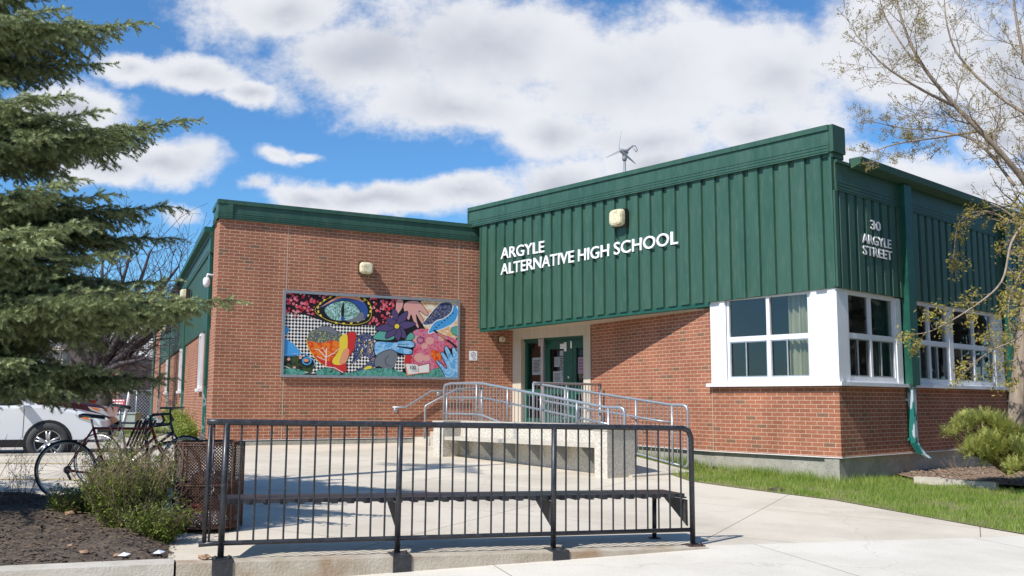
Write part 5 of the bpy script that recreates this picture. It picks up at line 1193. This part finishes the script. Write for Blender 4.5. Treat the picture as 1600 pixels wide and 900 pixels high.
limb([(1625,330,0),(1605,345,-.7),(1580,380,-1.0),(1565,440,-1.2),(1520,480,-1.3),(1460,515,-1.4),(1432,522,-1.4)],15,.024,.006,L=.36,into=low,up=-.02,every=.15,maxlev=3)
limb([(1625,350,0),(1590,350,.3),(1540,330,.5),(1500,345,.6),(1490,400,.6)],15,.02,.006,L=.42,into=low,up=-.06,every=.18,maxlev=3)
limb([(1630,400,0),(1600,420,-.9),(1575,480,-1.1),(1590,560,-1.2),(1610,600,-1.2)],15,.02,.006,L=.42,into=low,up=-.05,every=.16,maxlev=3)
limb([(1640,380,0),(1640,450,-1.5),(1600,520,-1.7),(1555,545,-1.8),(1530,560,-1.8)],15,.018,.005,L=.55,into=low,up=-.03,every=.15,maxlev=3)
m.build('branches',MT['bark'],rt_)
rr2=random.Random(3)
up_t=[t for t in tips if rr2.random()<.75];
leaf_cloud('buds',up_t,rt_,MT['bud'],5,(.008,.016),.022,.25)
leaf_cloud('leaves',[t for t in low if rr2.random()<.85],rt_,MT['bud'],8,(.014,.030),.042,.55)
# far bare trees
def bare_tree(name,label,base,Y,trunkpx,r,limbs,seed,h=1.0,group='bare trees beyond the parking lot',maxlev=5,L0=2.2):
    global m,rr
    t=thing(name,label,'tree',base,group);mb=MB();rr_=random.Random(seed);tp=[]
    q=[at(u,v,Y) for u,v in trunkpx];mb.tube(q,[r*(1-.25*i/len(q)) for i in range(len(q))],8)
    top=q[-1]
    for (u,v,dy) in limbs:
        e=at(u,v,Y+dy);mid=top.lerp(e,.5)+Vector((rr_.uniform(-.3,.3),0,rr_.uniform(-.1,.3)));P=[top,top.lerp(mid,.5)+Vector((0,0,.1)),mid,mid.lerp(e,.5),e];mb.tube(P,[r*.5,r*.42,r*.3,r*.2,r*.1],6)
        for i in range(1,5):
            for k in range(3):
                ax=(P[i]-P[i-1]).normalized();s=ax.orthogonal().normalized();s.rotate(Matrix.Rotation(rr_.uniform(0,6.28),3,ax))
                grow(mb,P[i].lerp(P[i-1],rr_.random()),(ax*.6+s*.8+Vector((0,0,.15))).normalized(),L0*rr_.uniform(.6,1.1),r*.07,2,rr_,tp,up=.10,maxlev=maxlev-1,rmin=.0065,nch=(2,4),wig=.3,sides=5)
    mb.build('branches',MT['barkf'],t);return t
bare_tree('bare_tree','leafless brown tree with forked trunk behind the spruce boughs',(-13.5,32,.13),30,[(165,668),(160,620),(150,600)],.32,[(60,500,0),(110,430,1),(160,405,-1),(205,395,0),(235,392,.5),(280,415,1),(300,450,0),(255,440,-1),(255,510,0),(228,560,-1),(285,485,-1)],8,L0=1.6)
bare_tree('bare_tree','thinner leafless tree farther left behind the spruce trunk boughs',(-20,38,.13),38,[(110,660),(115,600)],.3,[(40,540,0),(90,500,0),(160,510,0),(20,500,0)],9,L0=1.8,maxlev=5)
# ------------------------------------------------------------------ shrubs
def stem_shrub(name,label,c,h,rad,nst,seed,leafmat,leafn,lsize,stemmat,cat='shrub',lean=.75,leafzone=(.0,.85),r0=.006,tm=.4,tw=3):
    zc=g(*c);t=thing(name,label,cat,(c[0],c[1],zc));mb=MB();rr_=random.Random(seed);pts_=[]
    for i in range(nst):
        a=rr_.uniform(0,6.28);k=math.sqrt(rr_.random());rb=rad*.22*rr_.random();p=Vector((c[0]+math.cos(a)*rb,c[1]+math.sin(a)*rb,zc-.02));hh=h*rr_.uniform(.62,1.05)*(1-.22*k*k)
        d=Vector((math.cos(a)*k*lean,math.sin(a)*k*lean,1)).normalized();P=[p];n=7
        for j in range(n):
            d=(d+Vector((rr_.uniform(-.13,.13),rr_.uniform(-.13,.13),.03))).normalized();P.append(P[-1]+d*hh/n)
        mb.tube(P,[r0*(1-.75*j/n) for j in range(n+1)],4,cap=False)
        for j in range(1,n+1):
            f=j/n;pts_.append((P[j],f))
            for q_ in range(tw):
                if rr_.random()<.8:
                    a2=rr_.uniform(0,6.28);e=P[j]+Vector((math.cos(a2)*.09,math.sin(a2)*.09,.10))*rr_.uniform(.6,1.3);mid=P[j].lerp(e,.5)+Vector((0,0,-.01));mb.tube([P[j],mid,e],[r0*.35,r0*.28,r0*.18],3,cap=False);pts_.append((e,f));pts_.append((mid,f))
    mb.build('stems',stemmat,t)
    sel=[(p,None) for p,f in pts_ if leafzone[0]<=f<=leafzone[1] or rr_.random()<.18]
    if leafn: leaf_cloud('leaves',sel,t,leafmat,leafn,lsize,.022,tm,long=1.6)
    return t
stem_shrub('leafy_shrub','twiggy shrub with small fresh green leaves in the planting bed','_' and (-3.36,8.45),.90,.65,165,41,MT['leafg'],5,(.006,.012),MT['stem'],lean=.70,leafzone=(.05,.8),tm=.38)
stem_shrub('leafy_shrub','low spreading mat of green twigs left of the large shrub base',(-4.0,8.9),.38,.5,60,42,MT['leafg'],5,(.008,.014),MT['stemd'],lean=1.2,tm=.15)
stem_shrub('leafy_shrub','low green suckers trailing right of the shrub towards the bin',(-2.98,8.1),.42,.35,36,43,MT['leafg'],4,(.007,.013),MT['stemd'],lean=1.2,tm=.3)
stem_shrub('bare_shrub','thin leafless shrub of dark twigs at the left edge of the bed',(-4.75,8.3),1.15,.5,26,44,MT['leafg'],0,(.01,.02),MT['stemd'],lean=.8,r0=.005,tw=1)
stem_shrub('bare_shrub','small leafless twigs standing behind the rear bicycle wheel',(-4.9,9.6),.70,.3,14,45,MT['leafg'],1,(.005,.009),MT['stemd'],lean=.6,r0=.004,leafzone=(.6,1),tw=2)
for i in range(7):
    s=1.2+i*1.25;q=FS.xy(s,.35)
    stem_shrub('weed','tuft of pale green weeds along the foot of the side wall',q,.34+.12*(i%3),.25,34,60+i,MT['leafg'],5,(.012,.024),MT['stem'],cat='weeds',lean=.7,tm=.8,r0=.004)['group']='weeds along the side wall'
# juniper beside the right trunk
def clump_shrub(name,label,clumps,cat,mat,seed,n,stemmat,base):
    t=thing(name,label,cat,base);rr_=np.random.default_rng(seed);P=[];D=[];S=[];TT=[];mb=MB()
    cl2=[]
    for (x,y,z,r) in clumps:
        for q in range(max(3,int(7*r/.25))):
            v=rr_.normal(0,1,3);v/=np.linalg.norm(v);v[2]=abs(v[2])*.8-.15;cl2.append((x+v[0]*r*.75,y+v[1]*r*.75,z+v[2]*r*.75,r*rr_.uniform(.32,.55)))
    for (x,y,z,r) in cl2:
        mb.tube([base,((base[0]+x)/2,(base[1]+y)/2,(base[2]+z)/2+.05),(x,y,z)],[.03,.02,.006],5,cap=False)
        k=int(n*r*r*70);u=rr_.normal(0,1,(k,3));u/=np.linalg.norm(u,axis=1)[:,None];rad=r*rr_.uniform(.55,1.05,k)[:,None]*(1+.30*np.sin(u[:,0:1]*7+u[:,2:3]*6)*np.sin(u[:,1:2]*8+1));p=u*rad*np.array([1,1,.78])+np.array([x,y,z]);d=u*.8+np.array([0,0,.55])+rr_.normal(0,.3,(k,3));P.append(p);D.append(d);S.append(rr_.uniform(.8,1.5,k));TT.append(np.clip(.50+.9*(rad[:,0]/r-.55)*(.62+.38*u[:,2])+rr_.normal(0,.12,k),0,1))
    mb.build('stems',stemmat,t)
    # frond template: flat spray
    Ts=[]
    for s_ in range(4):
        r2=np.random.default_rng(s_);V=[]
        for j in range(9):
            x0=.012*j;a=(-1)**j*r2.uniform(.5,.9);l=.045*(1-j/13);c=np.array([x0,0,r2.uniform(-.006,.006)]);d=np.array([math.cos(a),math.sin(a),r2.uniform(-.2,.3)]);w=np.array([-d[1],d[0],0])*.0048
            V+=[c-w,c+w,c+d*l]
        Ts.append(np.array(V))
    V,o_=stamp(Ts,np.concatenate(P),np.concatenate(D),np.concatenate(S));raw_mesh('foliage',V,np.arange(len(V)).reshape(-1,3),mat,t,tint=np.concatenate(TT)[o_]);return t
def C_(u,v,Y,r): p=at(u,v,Y);return (p.x,p.y,p.z,r)
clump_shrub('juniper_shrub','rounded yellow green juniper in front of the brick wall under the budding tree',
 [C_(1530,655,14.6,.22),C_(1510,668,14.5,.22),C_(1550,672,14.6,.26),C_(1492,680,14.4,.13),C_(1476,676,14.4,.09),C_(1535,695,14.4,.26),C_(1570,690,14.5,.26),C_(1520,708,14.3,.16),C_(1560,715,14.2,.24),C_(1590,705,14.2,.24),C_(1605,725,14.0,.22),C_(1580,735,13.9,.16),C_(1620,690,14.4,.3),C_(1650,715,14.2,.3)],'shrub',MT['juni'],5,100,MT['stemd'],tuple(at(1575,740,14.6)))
stem_shrub('bare_shrub','pale dry twigs at the foot of the wall beside the downpipe elbow',FB.xy(3.3,.45),.42,.4,16,71,MT['leafg'],0,(.01,.02),MT['stem'],lean=1.3,r0=.004,tw=1)
# ------------------------------------------------------------------ bicycles
def arc(c,r,a0,a1,ex,ez,n=12): return [c+ex*math.cos(a0+(a1-a0)*i/n)*r+ez*math.sin(a0+(a1-a0)*i/n)*r for i in range(n+1)]
def bicycle(name,label,rear,front,R_,frame_mat,lean,drop=True,seatz=.93,barz=.98):
    rear=Vector(rear);front=Vector(front);t=thing(name,label,'bicycle',(rear.x,rear.y,rear.z-R_),'bicycles at the rack')
    ex=(front-rear).normalized();side=Vector((ex.y,-ex.x,0)).normalized();up=(Vector((0,0,1))+side*lean).normalized();gz=rear.z-R_
    W=lambda x,z,s=0:rear+ex*x+up*(z-R_)+side*s
    wb=(front-rear).length
    for c,nm in ((rear,'wheel'),(front,'wheel')):
        m=MB();m.tube(arc(c,R_-.012,0,2*math.pi,ex,up,40),.0125,6,cap=False);w=m.build(nm,MT['blackmatt'],t)
        m=MB();m.tube(arc(c,R_-.032,0,2*math.pi,ex,up,40),.0125,6,cap=False);m.build('rim',MT['alu'],w)
        m=MB()
        for k in range(28):
            a=2*math.pi*k/28;sg=(-1)**k;m.tube([c+side*.022*sg+ex*math.cos(a+.5*sg)*.018+up*math.sin(a+.5*sg)*.018,c+ex*math.cos(a)*(R_-.035)+up*math.sin(a)*(R_-.035)],.0011,3,cap=False)
        m.build('spokes',MT['alu'],w)
        m=MB();m.lathe(c-side*.035,side,[(0,0),(.018,.0),(.018,.07),(0,.07)],8);m.build('hub',MT['alu'],w)
    bb=W(.43,.28);st=W(.27,.80);sb=W(.245,seatz-.03);ht=W(wb-.235,.82);hb=W(wb-.19,.70)
    m=MB()
    for a,b,r in ((bb,st,.016),(st,W(wb-.23,.80),.014),(bb,hb,.018),(ht,hb,.018)): m.tube([a,b],r,8)
    for sg in (-1,1):
        m.tube([bb+side*.03*sg,W(0,R_,.045*sg)],.009,6);m.tube([st+side*.012*sg,W(0,R_,.045*sg)],.007,6)
    m.build('frame',frame_mat,t)
    m=MB()
    for sg in (-1,1): m.tube([hb,W(wb-.17,.64,.05*sg),W(wb-.05,R_+.12,.05*sg),W(wb,R_,.045*sg)],[.014,.012,.009,.007],6)
    m.build('fork',frame_mat,t)
    m=MB();m.tube([st,sb],.012,8);m.build('seat_post',MT['alu'],t)
    m=MB();q=[W(.12,seatz),W(.16,seatz+.012),W(.24,seatz+.004),W(.34,seatz-.004),W(.39,seatz-.012)];ww=[.045,.075,.05,.022,.012]
    pr=None
    for p,w in zip(q,ww):
        ring=[p-side*w,p-side*w*.6+up*.022,p+side*w*.6+up*.022,p+side*w,p-up*.02]
        if pr:
            for i in range(5): m.face([pr[i],pr[(i+1)%5],ring[(i+1)%5],ring[i]],smooth=True)
        else: m.face(ring)
        pr=ring
    m.face(pr[::-1]);m.build('saddle',MT['black'],t)
    m=MB();stem=W(wb-.25,barz-.04);m.tube([ht,stem,W(wb-.17,barz-.02)],.012,8)
    bc_=W(wb-.17,barz-.02);bw=.21
    if drop:
        for sg in (-1,1): m.tube([bc_,bc_+side*bw*sg,bc_+side*bw*sg+ex*.09+up*.005,bc_+side*bw*sg+ex*.12-up*.06,bc_+side*bw*sg+ex*.07-up*.12,bc_+side*bw*sg-ex*.02-up*.13],.0125,8)
    else: m.tube([bc_-side*.28-ex*.05,bc_-side*.1,bc_+side*.1,bc_+side*.28-ex*.05],.0125,8)
    m.build('handlebar',MT['black'],t)
    m=MB();m.lathe(bb-side*.065,side,[(.05,.0),(.09,.0),(.095,.004),(.05,.004)],20);m.build('chainring',MT['alu'],t)
    m=MB()
    for sg,an in ((-1,.5),(1,.5+math.pi)):
        e=bb+side*.075*sg+ex*math.cos(an)*.17+up*math.sin(an)*.17;m.tube([bb+side*.06*sg,e],.009,6);m.box(e-ex*.045-up*.01+side*(.01 if sg>0 else -.09),ex*.09,side*.08,up*.02)
    m.build('crank',MT['alu'],t)
    m=MB();m.lathe(rear-side*.05,side,[(.02,0),(.045,0),(.035,.02),(.02,.03)],14);m.tube([rear-side*.04-up*.03,rear-side*.045-up*.11+ex*.04],.014,6);m.build('derailleur',MT['rust'],t)
    m=MB();m.tube([rear-side*.04+up*.04,bb-side*.06+up*.09],.0035,4);m.tube([rear-side*.04-up*.11,bb-side*.06-up*.09],.0035,4);m.build('chain_run',MT['blackmatt'],t)
    return t
redm=noisy('bike_red_paint',(.38,.022,.022),(.28,.016,.016),8,.3);bluem=noisy('bike_dark_paint',(.03,.035,.05),(.05,.05,.06),8,.35)
r1=at(103,737,10.6);f1=at(268,733,10.75);f1.z=g(f1.x,f1.y)+.335;r1.z=g(r1.x,r1.y)+.335
bicycle('bicycle','red road bicycle with black drop handlebars nearest the planting bed',r1,f1,.335,redm,.05)
r2=at(153,718,11.9);f2=at(290,716,11.7);f2.z=g(f2.x,f2.y)+.335;r2.z=g(r2.x,r2.y)+.335
bicycle('bicycle','dark bicycle with straight handlebar leaning behind the red one',r2,f2,.335,bluem,-.04,drop=False,seatz=1.0,barz=1.02)
rk=thing('bike_rack','black ribbed steel rack panel on legs between the two bicycles','bike rack',tuple(at(215,730,11.3)))
a0=at(196,698,11.25);a1=at(214,658,11.25);dx=Vector((.20,.12,0))
m=MB()
for k in range(6):
    o_=a0+dx*(k/6);m.box(o_,dx/6*.72,(a1-a0),Vector((.012,-.03,.01)))
m.build('panel',MT['black'],rk)
m=MB();m.tube([a1+dx*.5,at(226,662,11.3),at(234,735,11.3)],.022,8);m.tube([a0+dx*.3,Vector((a0.x-.03,a0.y,g(a0.x,a0.y)))],.02,8);m.build('leg',MT['black'],rk)
# ------------------------------------------------------------------ cars
CARA=math.atan2(.387,.922)
def car(name,label,fx,y0,zg,L,W,H,paint,wheelx,group='cars parked beside the school',hood=.92,belt=.98,rw=.345,suv=True,lampc=None,roof=True):
    """car facing +x, nose at fx, near side at y0"""
    t=thing(name,label,'car',(fx-L/2,y0+W/2,zg),group)
    # side profile (x back from the nose, z)
    lo=[(0.02,.38),(0.0,.58),(.05,.70),(.18,hood-.10),(.55,hood-.02),(1.15,belt+.02),(L*.5,belt),(L-.35,belt+.03),(L-.08,belt-.05),(L,.75),(L-.03,.38)]
    def cross(w):
        return w
    stations=[(-1.0,.04),(-.985,.0),(-.9,0),(-.6,0),(0,0),(.6,0),(.9,0),(.985,0),(1.0,.04)]
    m=MB();rings=[]
    for (k,ins) in stations:
        edge=abs(k)>.97;y=y0+W/2+k*W/2
        ring=[]
        for (x,z) in lo:
            nose=(.16*abs(k)**3 if x<.3 else 0)+(.10*abs(k)**3 if x>L-.4 else 0)*-1
            zz=z-(.05 if abs(k)>.99 and z>.5 else 0);ring.append(Vector((fx-x-nose,y,zg+zz)))
        rings.append(ring)
    for A,B in zip(rings,rings[1:]):
        for i in range(len(lo)-1): m.face([A[i],A[i+1],B[i+1],B[i]],smooth=True)
        m.face([A[-1],A[0],B[0],B[-1]])
    m.face(rings[0]);m.face(rings[-1][::-1])
    body=m.build('body',paint,t)
    bv=body.modifiers.new('b','BEVEL');bv.width=.02;bv.segments=2;bv.angle_limit=R(30);bv.limit_method='ANGLE'
    # greenhouse
    gh=[(1.38,belt),(2.0,H-.06),(2.4,H),(L-1.0,H-.02),(L-.35,belt+.02)] if suv else [(1.15,belt),(1.95,H-.03),(2.6,H),(L-1.3,H-.04),(L-.55,belt+.02)]
    m=MB();rg=[]
    for k in (-1,1):
        ring=[]
        for x,z in gh:
            tum=.06+.16*(z-belt)/(H-belt);ring.append(Vector((fx-x,y0+W/2+k*(W/2-tum),zg+z)))
        rg.append(ring)
    A,B=rg
    m.face([A[1],A[2],B[2],B[1]]);m.face([A[2],A[3],B[3],B[2]])
    # pillars on the near and far sides
    for ring,sg in ((A,-1),(B,1)):
        for (i,j) in ((0,1),(3,4)):
            d=Vector((.07,0,0));m.face([ring[i]+d,ring[j]+d,ring[j]-d,ring[i]-d])
        x=fx-L*.55;m.face([Vector((x,ring[0].y,zg+belt)),Vector((x+.09,ring[0].y,zg+belt)),Vector((x+.09,ring[2].y,zg+H-.02)),Vector((x,ring[2].y,zg+H-.02))])
        m.face([ring[1]-Vector((0,0,.05)),ring[2]-Vector((0,0,.05)),ring[2],ring[1]]);m.face([ring[2]-Vector((0,0,.05)),ring[3]-Vector((0,0,.05)),ring[3],ring[2]])
    m.build('roof',paint,t)
    m=MB();e=.012
    m.face([v+Vector((0,e,-.004)) for v in A]);m.face([v-Vector((0,e,.004)) for v in B][::-1])
    m.face([A[0],B[0],B[1],A[1]]);m.face([A[3],B[3],B[4],A[4]])
    m.build('window',MT['cglass'],t)
    for wx in wheelx:
        for yy,sg in ((y0,-1),(y0+W,1)):
            c=Vector((fx-wx,yy-sg*.10,zg+rw));ax=Vector((0,sg,0))
            m=MB();m.lathe(c+ax*.092,-ax,[(rw+.055,-.001),(rw+.055,.18)],28);m.face([c+ax*.104+Vector((math.cos(a)*(rw+.055),0,math.sin(a)*(rw+.055))) for a in [2*math.pi*q/28 for q in range(28)]]);m.build('wheel_arch',MT['blackmatt'],t)
            m=MB();m.lathe(c+ax*-.045,ax,[(rw*.62,.0),(rw-.02,.0),(rw,.03),(rw,.17),(rw-.02,.195),(rw*.66,.195),(rw*.64,.17)],28);w=m.build('wheel',MT['tyre'],t)
            m=MB();m.lathe(c+ax*.10,ax,[(rw*.66,.03),(rw*.62,.035),(rw*.60,.0)],28)
            for q in range(5):
                a=2*math.pi*q/5+.3
                for da in (-.16,.16):
                    p0=c+ax*.135+Vector((math.cos(a+da*.9),0,math.sin(a+da*.9)))*rw*.10;p1=c+ax*.125+Vector((math.cos(a+da),0,math.sin(a+da)))*rw*.63
                    m.tube([p0,p1],[rw*.07,rw*.055],5)
            m.lathe(c+ax*.11,ax,[(rw*.16,.0),(rw*.15,.035),(0,.04)],14)
            m.build('rim',MT['alu'],w)
            m=MB();m.face([c+ax*.107+Vector((math.cos(a)*rw*.64,0,math.sin(a)*rw*.64)) for a in [2*math.pi*q/24 for q in range(24)]]);m.build('brake_disc',MT['blackmatt'],w)
    # head lamps wrap round the corner
    for k,sg in ((0,-1),(1,1)):
        yy=y0+k*W;P=[Vector((fx-.205,yy+sg*.005,zg+hood-.29)),Vector((fx-.56,yy+sg*.005,zg+hood-.155)),Vector((fx-.62,yy+sg*.005,zg+hood-.085)),Vector((fx-.345,yy+sg*.005,zg+hood-.12))]
        m=MB();m.face(P if sg<0 else P[::-1]);Q=[P[0],P[3],P[3]+Vector((.125,-sg*.30,.01)),P[0]+Vector((.135,-sg*.30,0))];m.face(Q);h=m.build('headlight',MT['lampglass'],t)
        m=MB();Z=[P[1]+Vector((.06,sg*.003,.01)),P[1]+Vector((.19,sg*.003,-.03)),P[2]+Vector((.20,sg*.003,-.035)),P[2]+Vector((.05,sg*.003,-.01))];m.face(Z if sg<0 else Z[::-1]);m.build('indicator',MT['amber'],h)
    m=MB();m.box((fx-.02,y0+.25,zg+.42),(.05,0,0),(0,W-.5,0),(0,0,.20));m.build('grille',MT['blackmatt'],t)
    m=MB();m.box((fx-.24,y0-.006,zg+.50),(.20,0,.0),(0,.05,0),(0,0,.07));m.build('fog_lamp',MT['blackmatt'],t)
    m=MB()
    for dxx in (1.42,L*.55,L*.78): m.box((fx-dxx,y0-.003,zg+.42),(.008,0,0),(0,.01,0),(0,0,belt-.46))
    m.box((fx-L+.9,y0-.008,zg+.26),(L-1.9,0,0),(0,.03,0),(0,0,.13));m.build('door_seam',MT['blackmatt'],t)
    for dxx in (2.28,3.3): 
        m=MB();m.box((fx-dxx,y0-.03,zg+.82),(.17,0,0),(0,.03,0),(0,0,.03));m.build('door_handle',paint,t)
    m=MB();m.box((fx-1.52,y0-.20,zg+belt-.01),(.10,0,0),(0,.19,0),(0,0,.14));m.build('mirror',paint,t,bevel=.02)
    c,s_=math.cos(CARA),math.sin(CARA);hx,hy=L/2,-W/2
    t.rotation_euler[2]=CARA;t.location=(fx-(hx*c-hy*s_),y0-(hx*s_+hy*c),zg)
    return t
MT['cglass']=mat_base('car_glass',(.02,.025,.03),.05,0,.8);MT['tyre']=noisy('tyre_rubber',(.06,.06,.062),(.04,.04,.042),6,.8)
MT['lampglass']=mat_base('lamp_glass',(.62,.62,.62),.12,.3,.8);MT['amber']=mat_base('amber_lens',(.75,.20,.03),.2)
wp=mat_base('white_car_paint',(.74,.75,.77),.22,0,.6);dr=mat_base('dark_red_car_paint',(.045,.006,.010),.2,0,.7);bp_=mat_base('blue_car_paint',(.02,.10,.50),.25,0,.6)
wp.node_tree.nodes['Principled BSDF'].inputs['Coat Weight'].default_value=.5;dr.node_tree.nodes['Principled BSDF'].inputs['Coat Weight'].default_value=.6
car('parked_car','white sport utility car parked nearest the bicycles',-7.12,16.95,.16,4.6,1.80,1.60,wp,(1.02,3.65),hood=.90,belt=.96,rw=.335)
car('parked_car','dark red car parked just behind the white one',-8.15,19.75,.16,4.7,1.85,1.62,dr,(.95,3.7),hood=1.02,belt=1.08,rw=.34)
car('parked_car','bright blue hatchback farther along the parking row',-10.9,24.6,.16,4.2,1.75,1.55,bp_,(.85,3.4),hood=1.0,belt=1.03,rw=.33,suv=False)
t=thing('parked_trailer','red tail panel of a parked vehicle behind the blue car','trailer',(-12.2,27.2,.14));m=MB();m.abox(-12.75,-12.55,27,28.6,.45,1.22);m.build('body',mat_base('red_panel',(.5,.02,.02),.4),t,bevel=.03)
for yy in (27.05,28.4):
    m=MB();m.lathe((-12.3,yy,.42),(0,1,0),[(0,0),(.28,0),(.28,.15),(0,.15)],16);m.build('wheel',MT['tyre'],t)
# ------------------------------------------------------------------ things beyond the lot
ub=thing('utility_cabinet','pale grey green metal cabinet standing on the grass strip','cabinet',(-13.9,34.5,.13))
cm=noisy('cabinet_paint',(.36,.42,.38),(.30,.36,.33),3,.6);m=MB();m.abox(-14.2,-13.6,34.3,34.9,.13,.72);m.build('body',cm,ub,bevel=.02);m=MB();m.box((-14.23,34.27,.72),(.66,0,0),(0,.66,0),(0,0,.05));m.build('lid',cm,ub,bevel=.01)
m=MB();m.face([(-24,28,.15),(-10.5,28,.15),(-13,38,.15),(-40,42,.15)]);struct(m.build('verge',MT['soil']))
o=blades('verge_grass',[(-24,28),(-10.5,28),(-13,38),(-40,42)],30000,.05,.12,.012,lambda x,y:.15,MT['grass']);tag(o,'green grass strip beyond the parked cars beside the far wall','grass',kind='stuff')
t=thing('leaning_post','leaning grey steel post with a white upper sleeve by the side wall','post',(-10.0,24,.15))
pb=at(186,691,24);pm=at(197,642,24);pt=at(204,603,24);m=MB();m.tube([pb,pm],.045,10);m.build('post',MT['galv'],t);m=MB();m.tube([pm,pt],.035,10);m.build('sleeve',MT['white'],t)
t=thing('utility_pole','distant wooden utility pole with two crossarms','pole',(-30.5,90,.13));b=at(215,660,75);tp_=at(214,532,75)
wd=mat_base('pole_wood',(.12,.10,.09),.9);m=MB();m.tube([(b.x,75,.1),(tp_.x,75,tp_.z)],[.16,.12],8);m.build('pole',wd,t)
for vv in (537,546):
    a=at(203,vv,75);b2=at(228,vv+.5,75);m=MB();m.tube([a,b2],.10,6);m.build('crossarm',wd,t)
t=thing('light_mast','thin distant mast left of the utility pole','mast',(-31,85,.1));a=at(181,560,80);m=MB();m.tube([(a.x,80,.1),(a.x,80,a.z)],.07,6);m.build('mast',wd,t);m=MB();m.lathe((a.x,80,a.z),(0,0,1),[(0,0),(.18,.05),(.1,.2),(0,.22)],8);m.build('lamp',MT['galv'],t)
# chain link fence with a banner
cf=thing('chain_link_fence','grey chain link fence at the far side of the lot','fence',(-20,48,.13))
m=MB()
for k in range(120):
    x=-34+k*.165
    m.tube([(x,48,.15),(x+1.5,48,1.65)],.012,3,cap=False);m.tube([(x+1.5,48,.15),(x,48,1.65)],.012,3,cap=False)
m.build('mesh',MT['galv'],cf)
for k in range(8):
    m=MB();m.tube([(-34+k*3,48,.1),(-34+k*3,48,1.72)],.045,6);m.build('post',MT['galv'],cf)
m=MB();m.tube([(-34,48,1.68),(-13,48,1.68)],.035,6);m.build('top_rail',MT['galv'],cf)
a=at(167,624,47.9);b=at(195,637.5,47.9);t=thing('banner','red banner with rows of white lettering on the far fence','banner',((a.x+b.x)/2,47.9,.8))
m=MB();m.abox(a.x,b.x,47.88,47.92,b.z,a.z);m.build('cloth',mat_base('red_banner',(.50,.05,.06),.7),t)
m=MB();rr=random.Random(2)
for r_ in range(3):
    x=a.x+.06
    while x<b.x-.1:
        w=rr.uniform(.05,.14);m.abox(x,min(x+w,b.x-.05),47.872,47.879,b.z+.06+r_*.14,b.z+.13+r_*.14);x+=w+.04
m.build('lettering',MT['paper'],t)
# far school block
fsb=thing('far_building','distant low brick building with a pale window band and flat roof','building',(-34,62,.13),None)
bx0,bx1=-75,at(166,600,62).x;zt=at(150,547,62).z
fb_=noisy('far_brick',(.36,.17,.12),(.30,.14,.10),.5,.9);fbe=noisy('far_beige',(.42,.38,.31),(.36,.33,.27),.5,.9)
m=MB();m.abox(bx0,bx1-3,62,80,.1,zt-1.75);m.build('wall',fb_,fsb);m=MB();m.abox(bx0,bx1-3,62.1,80,zt-1.75,zt);m.build('upper_wall',fbe,fsb)
m=MB();m.abox(bx0-.3,bx1-2.7,61.7,80.3,zt,zt+.22);m.build('roof',MT['beige'],fsb)
m=MB();m.abox(bx1-2.95,bx1,64,80,.1,zt-.6);m.build('annex_wall',fb_,fsb)
k=0;x=bx1-4.2
while x>-50:
    m=MB();m.abox(x-2.2,x,62.02,62.09,zt-1.55,zt-.4);w=m.build('window',MT['white'],fsb);m=MB();m.abox(x-2.12,x-.08,61.98,62.01,zt-1.47,zt-.48);m.build('pane',mat_base('far_glass',(.28,.36,.38),.2,0,.8) if k==0 else bpy.data.materials['far_glass'],w);x-=2.5;k+=1
hm=[noisy('house_a',(.30,.28,.26),(.36,.33,.3),.5,.9),noisy('house_b',(.20,.22,.24),(.26,.27,.3),.5,.9)];rfm=mat_base('shingles',(.12,.11,.11),.9)
for i,(u0,u1,vt,Y,l) in enumerate(((168,190,608,95,'distant grey house behind the red banner'),(194,214,612,100,'distant dark gabled house right of the banner house'),(216,244,606,92,'distant house nearest the end of the school wall'))):
    a=at(u0,vt,Y);b=at(u1,vt,Y);t=thing('distant_house',l,'house',((a.x+b.x)/2,Y,.1));h=a.z;m=MB();m.abox(a.x,b.x,Y,Y+8,.1,h-1.2);m.build('wall',hm[i%2],t)
    cx_=(a.x+b.x)/2;m=MB();P=[(a.x-.3,Y-.3,h-1.25),(b.x+.3,Y-.3,h-1.25),(cx_,Y-.3,h+.5)];Q=[(x,y+8.6,z) for x,y,z in P];m.face(P);m.face(Q[::-1]);m.face([P[0],P[2],Q[2],Q[0]]);m.face([P[2],P[1],Q[1],Q[2]]);m.build('roof',rfm,t)
    m=MB();m.abox(cx_-.9,cx_-.1,Y-.05,Y-.02,1.0,2.1);m.build('window',MT['cglass'],t)
# soft line of far trees closing the horizon
V=[];tr=np.random.default_rng(4)
for k in range(620):
    x=tr.uniform(-190,120);y=tr.uniform(150,190);h=tr.uniform(4,8)
    if k>=260:  # nearer trees out of view, added for the window panes to mirror
        a_=tr.uniform(-.35,.62) if k<440 else tr.uniform(3.9,6.0);d_=tr.uniform(34,48);x=math.cos(a_)*d_;y=math.sin(a_)*d_;h=tr.uniform(7,13)
        if y>0 and (-.85<x/y<.85): continue
    c=tr.normal(0,1,(90,3))*np.array([2.6,2.6,h*.22])+np.array([x,y,h*.55]);d=tr.normal(0,.45,(90,3,3));V.append(c[:,None,:]+d)
V=np.concatenate(V).reshape(-1,3);V[:,2]=np.maximum(V[:,2],.1)
o=raw_mesh('far_trees',V,np.arange(len(V)).reshape(-1,3),foliage_mat('far_tree_mass',(.10,.09,.08),(.16,.15,.12),.9,.2),tint=np.repeat(tr.random(len(V)//3),3));tag(o,'distant wood of bare grey brown trees, with unseen nearer ones added for window reflections','wood',kind='stuff')
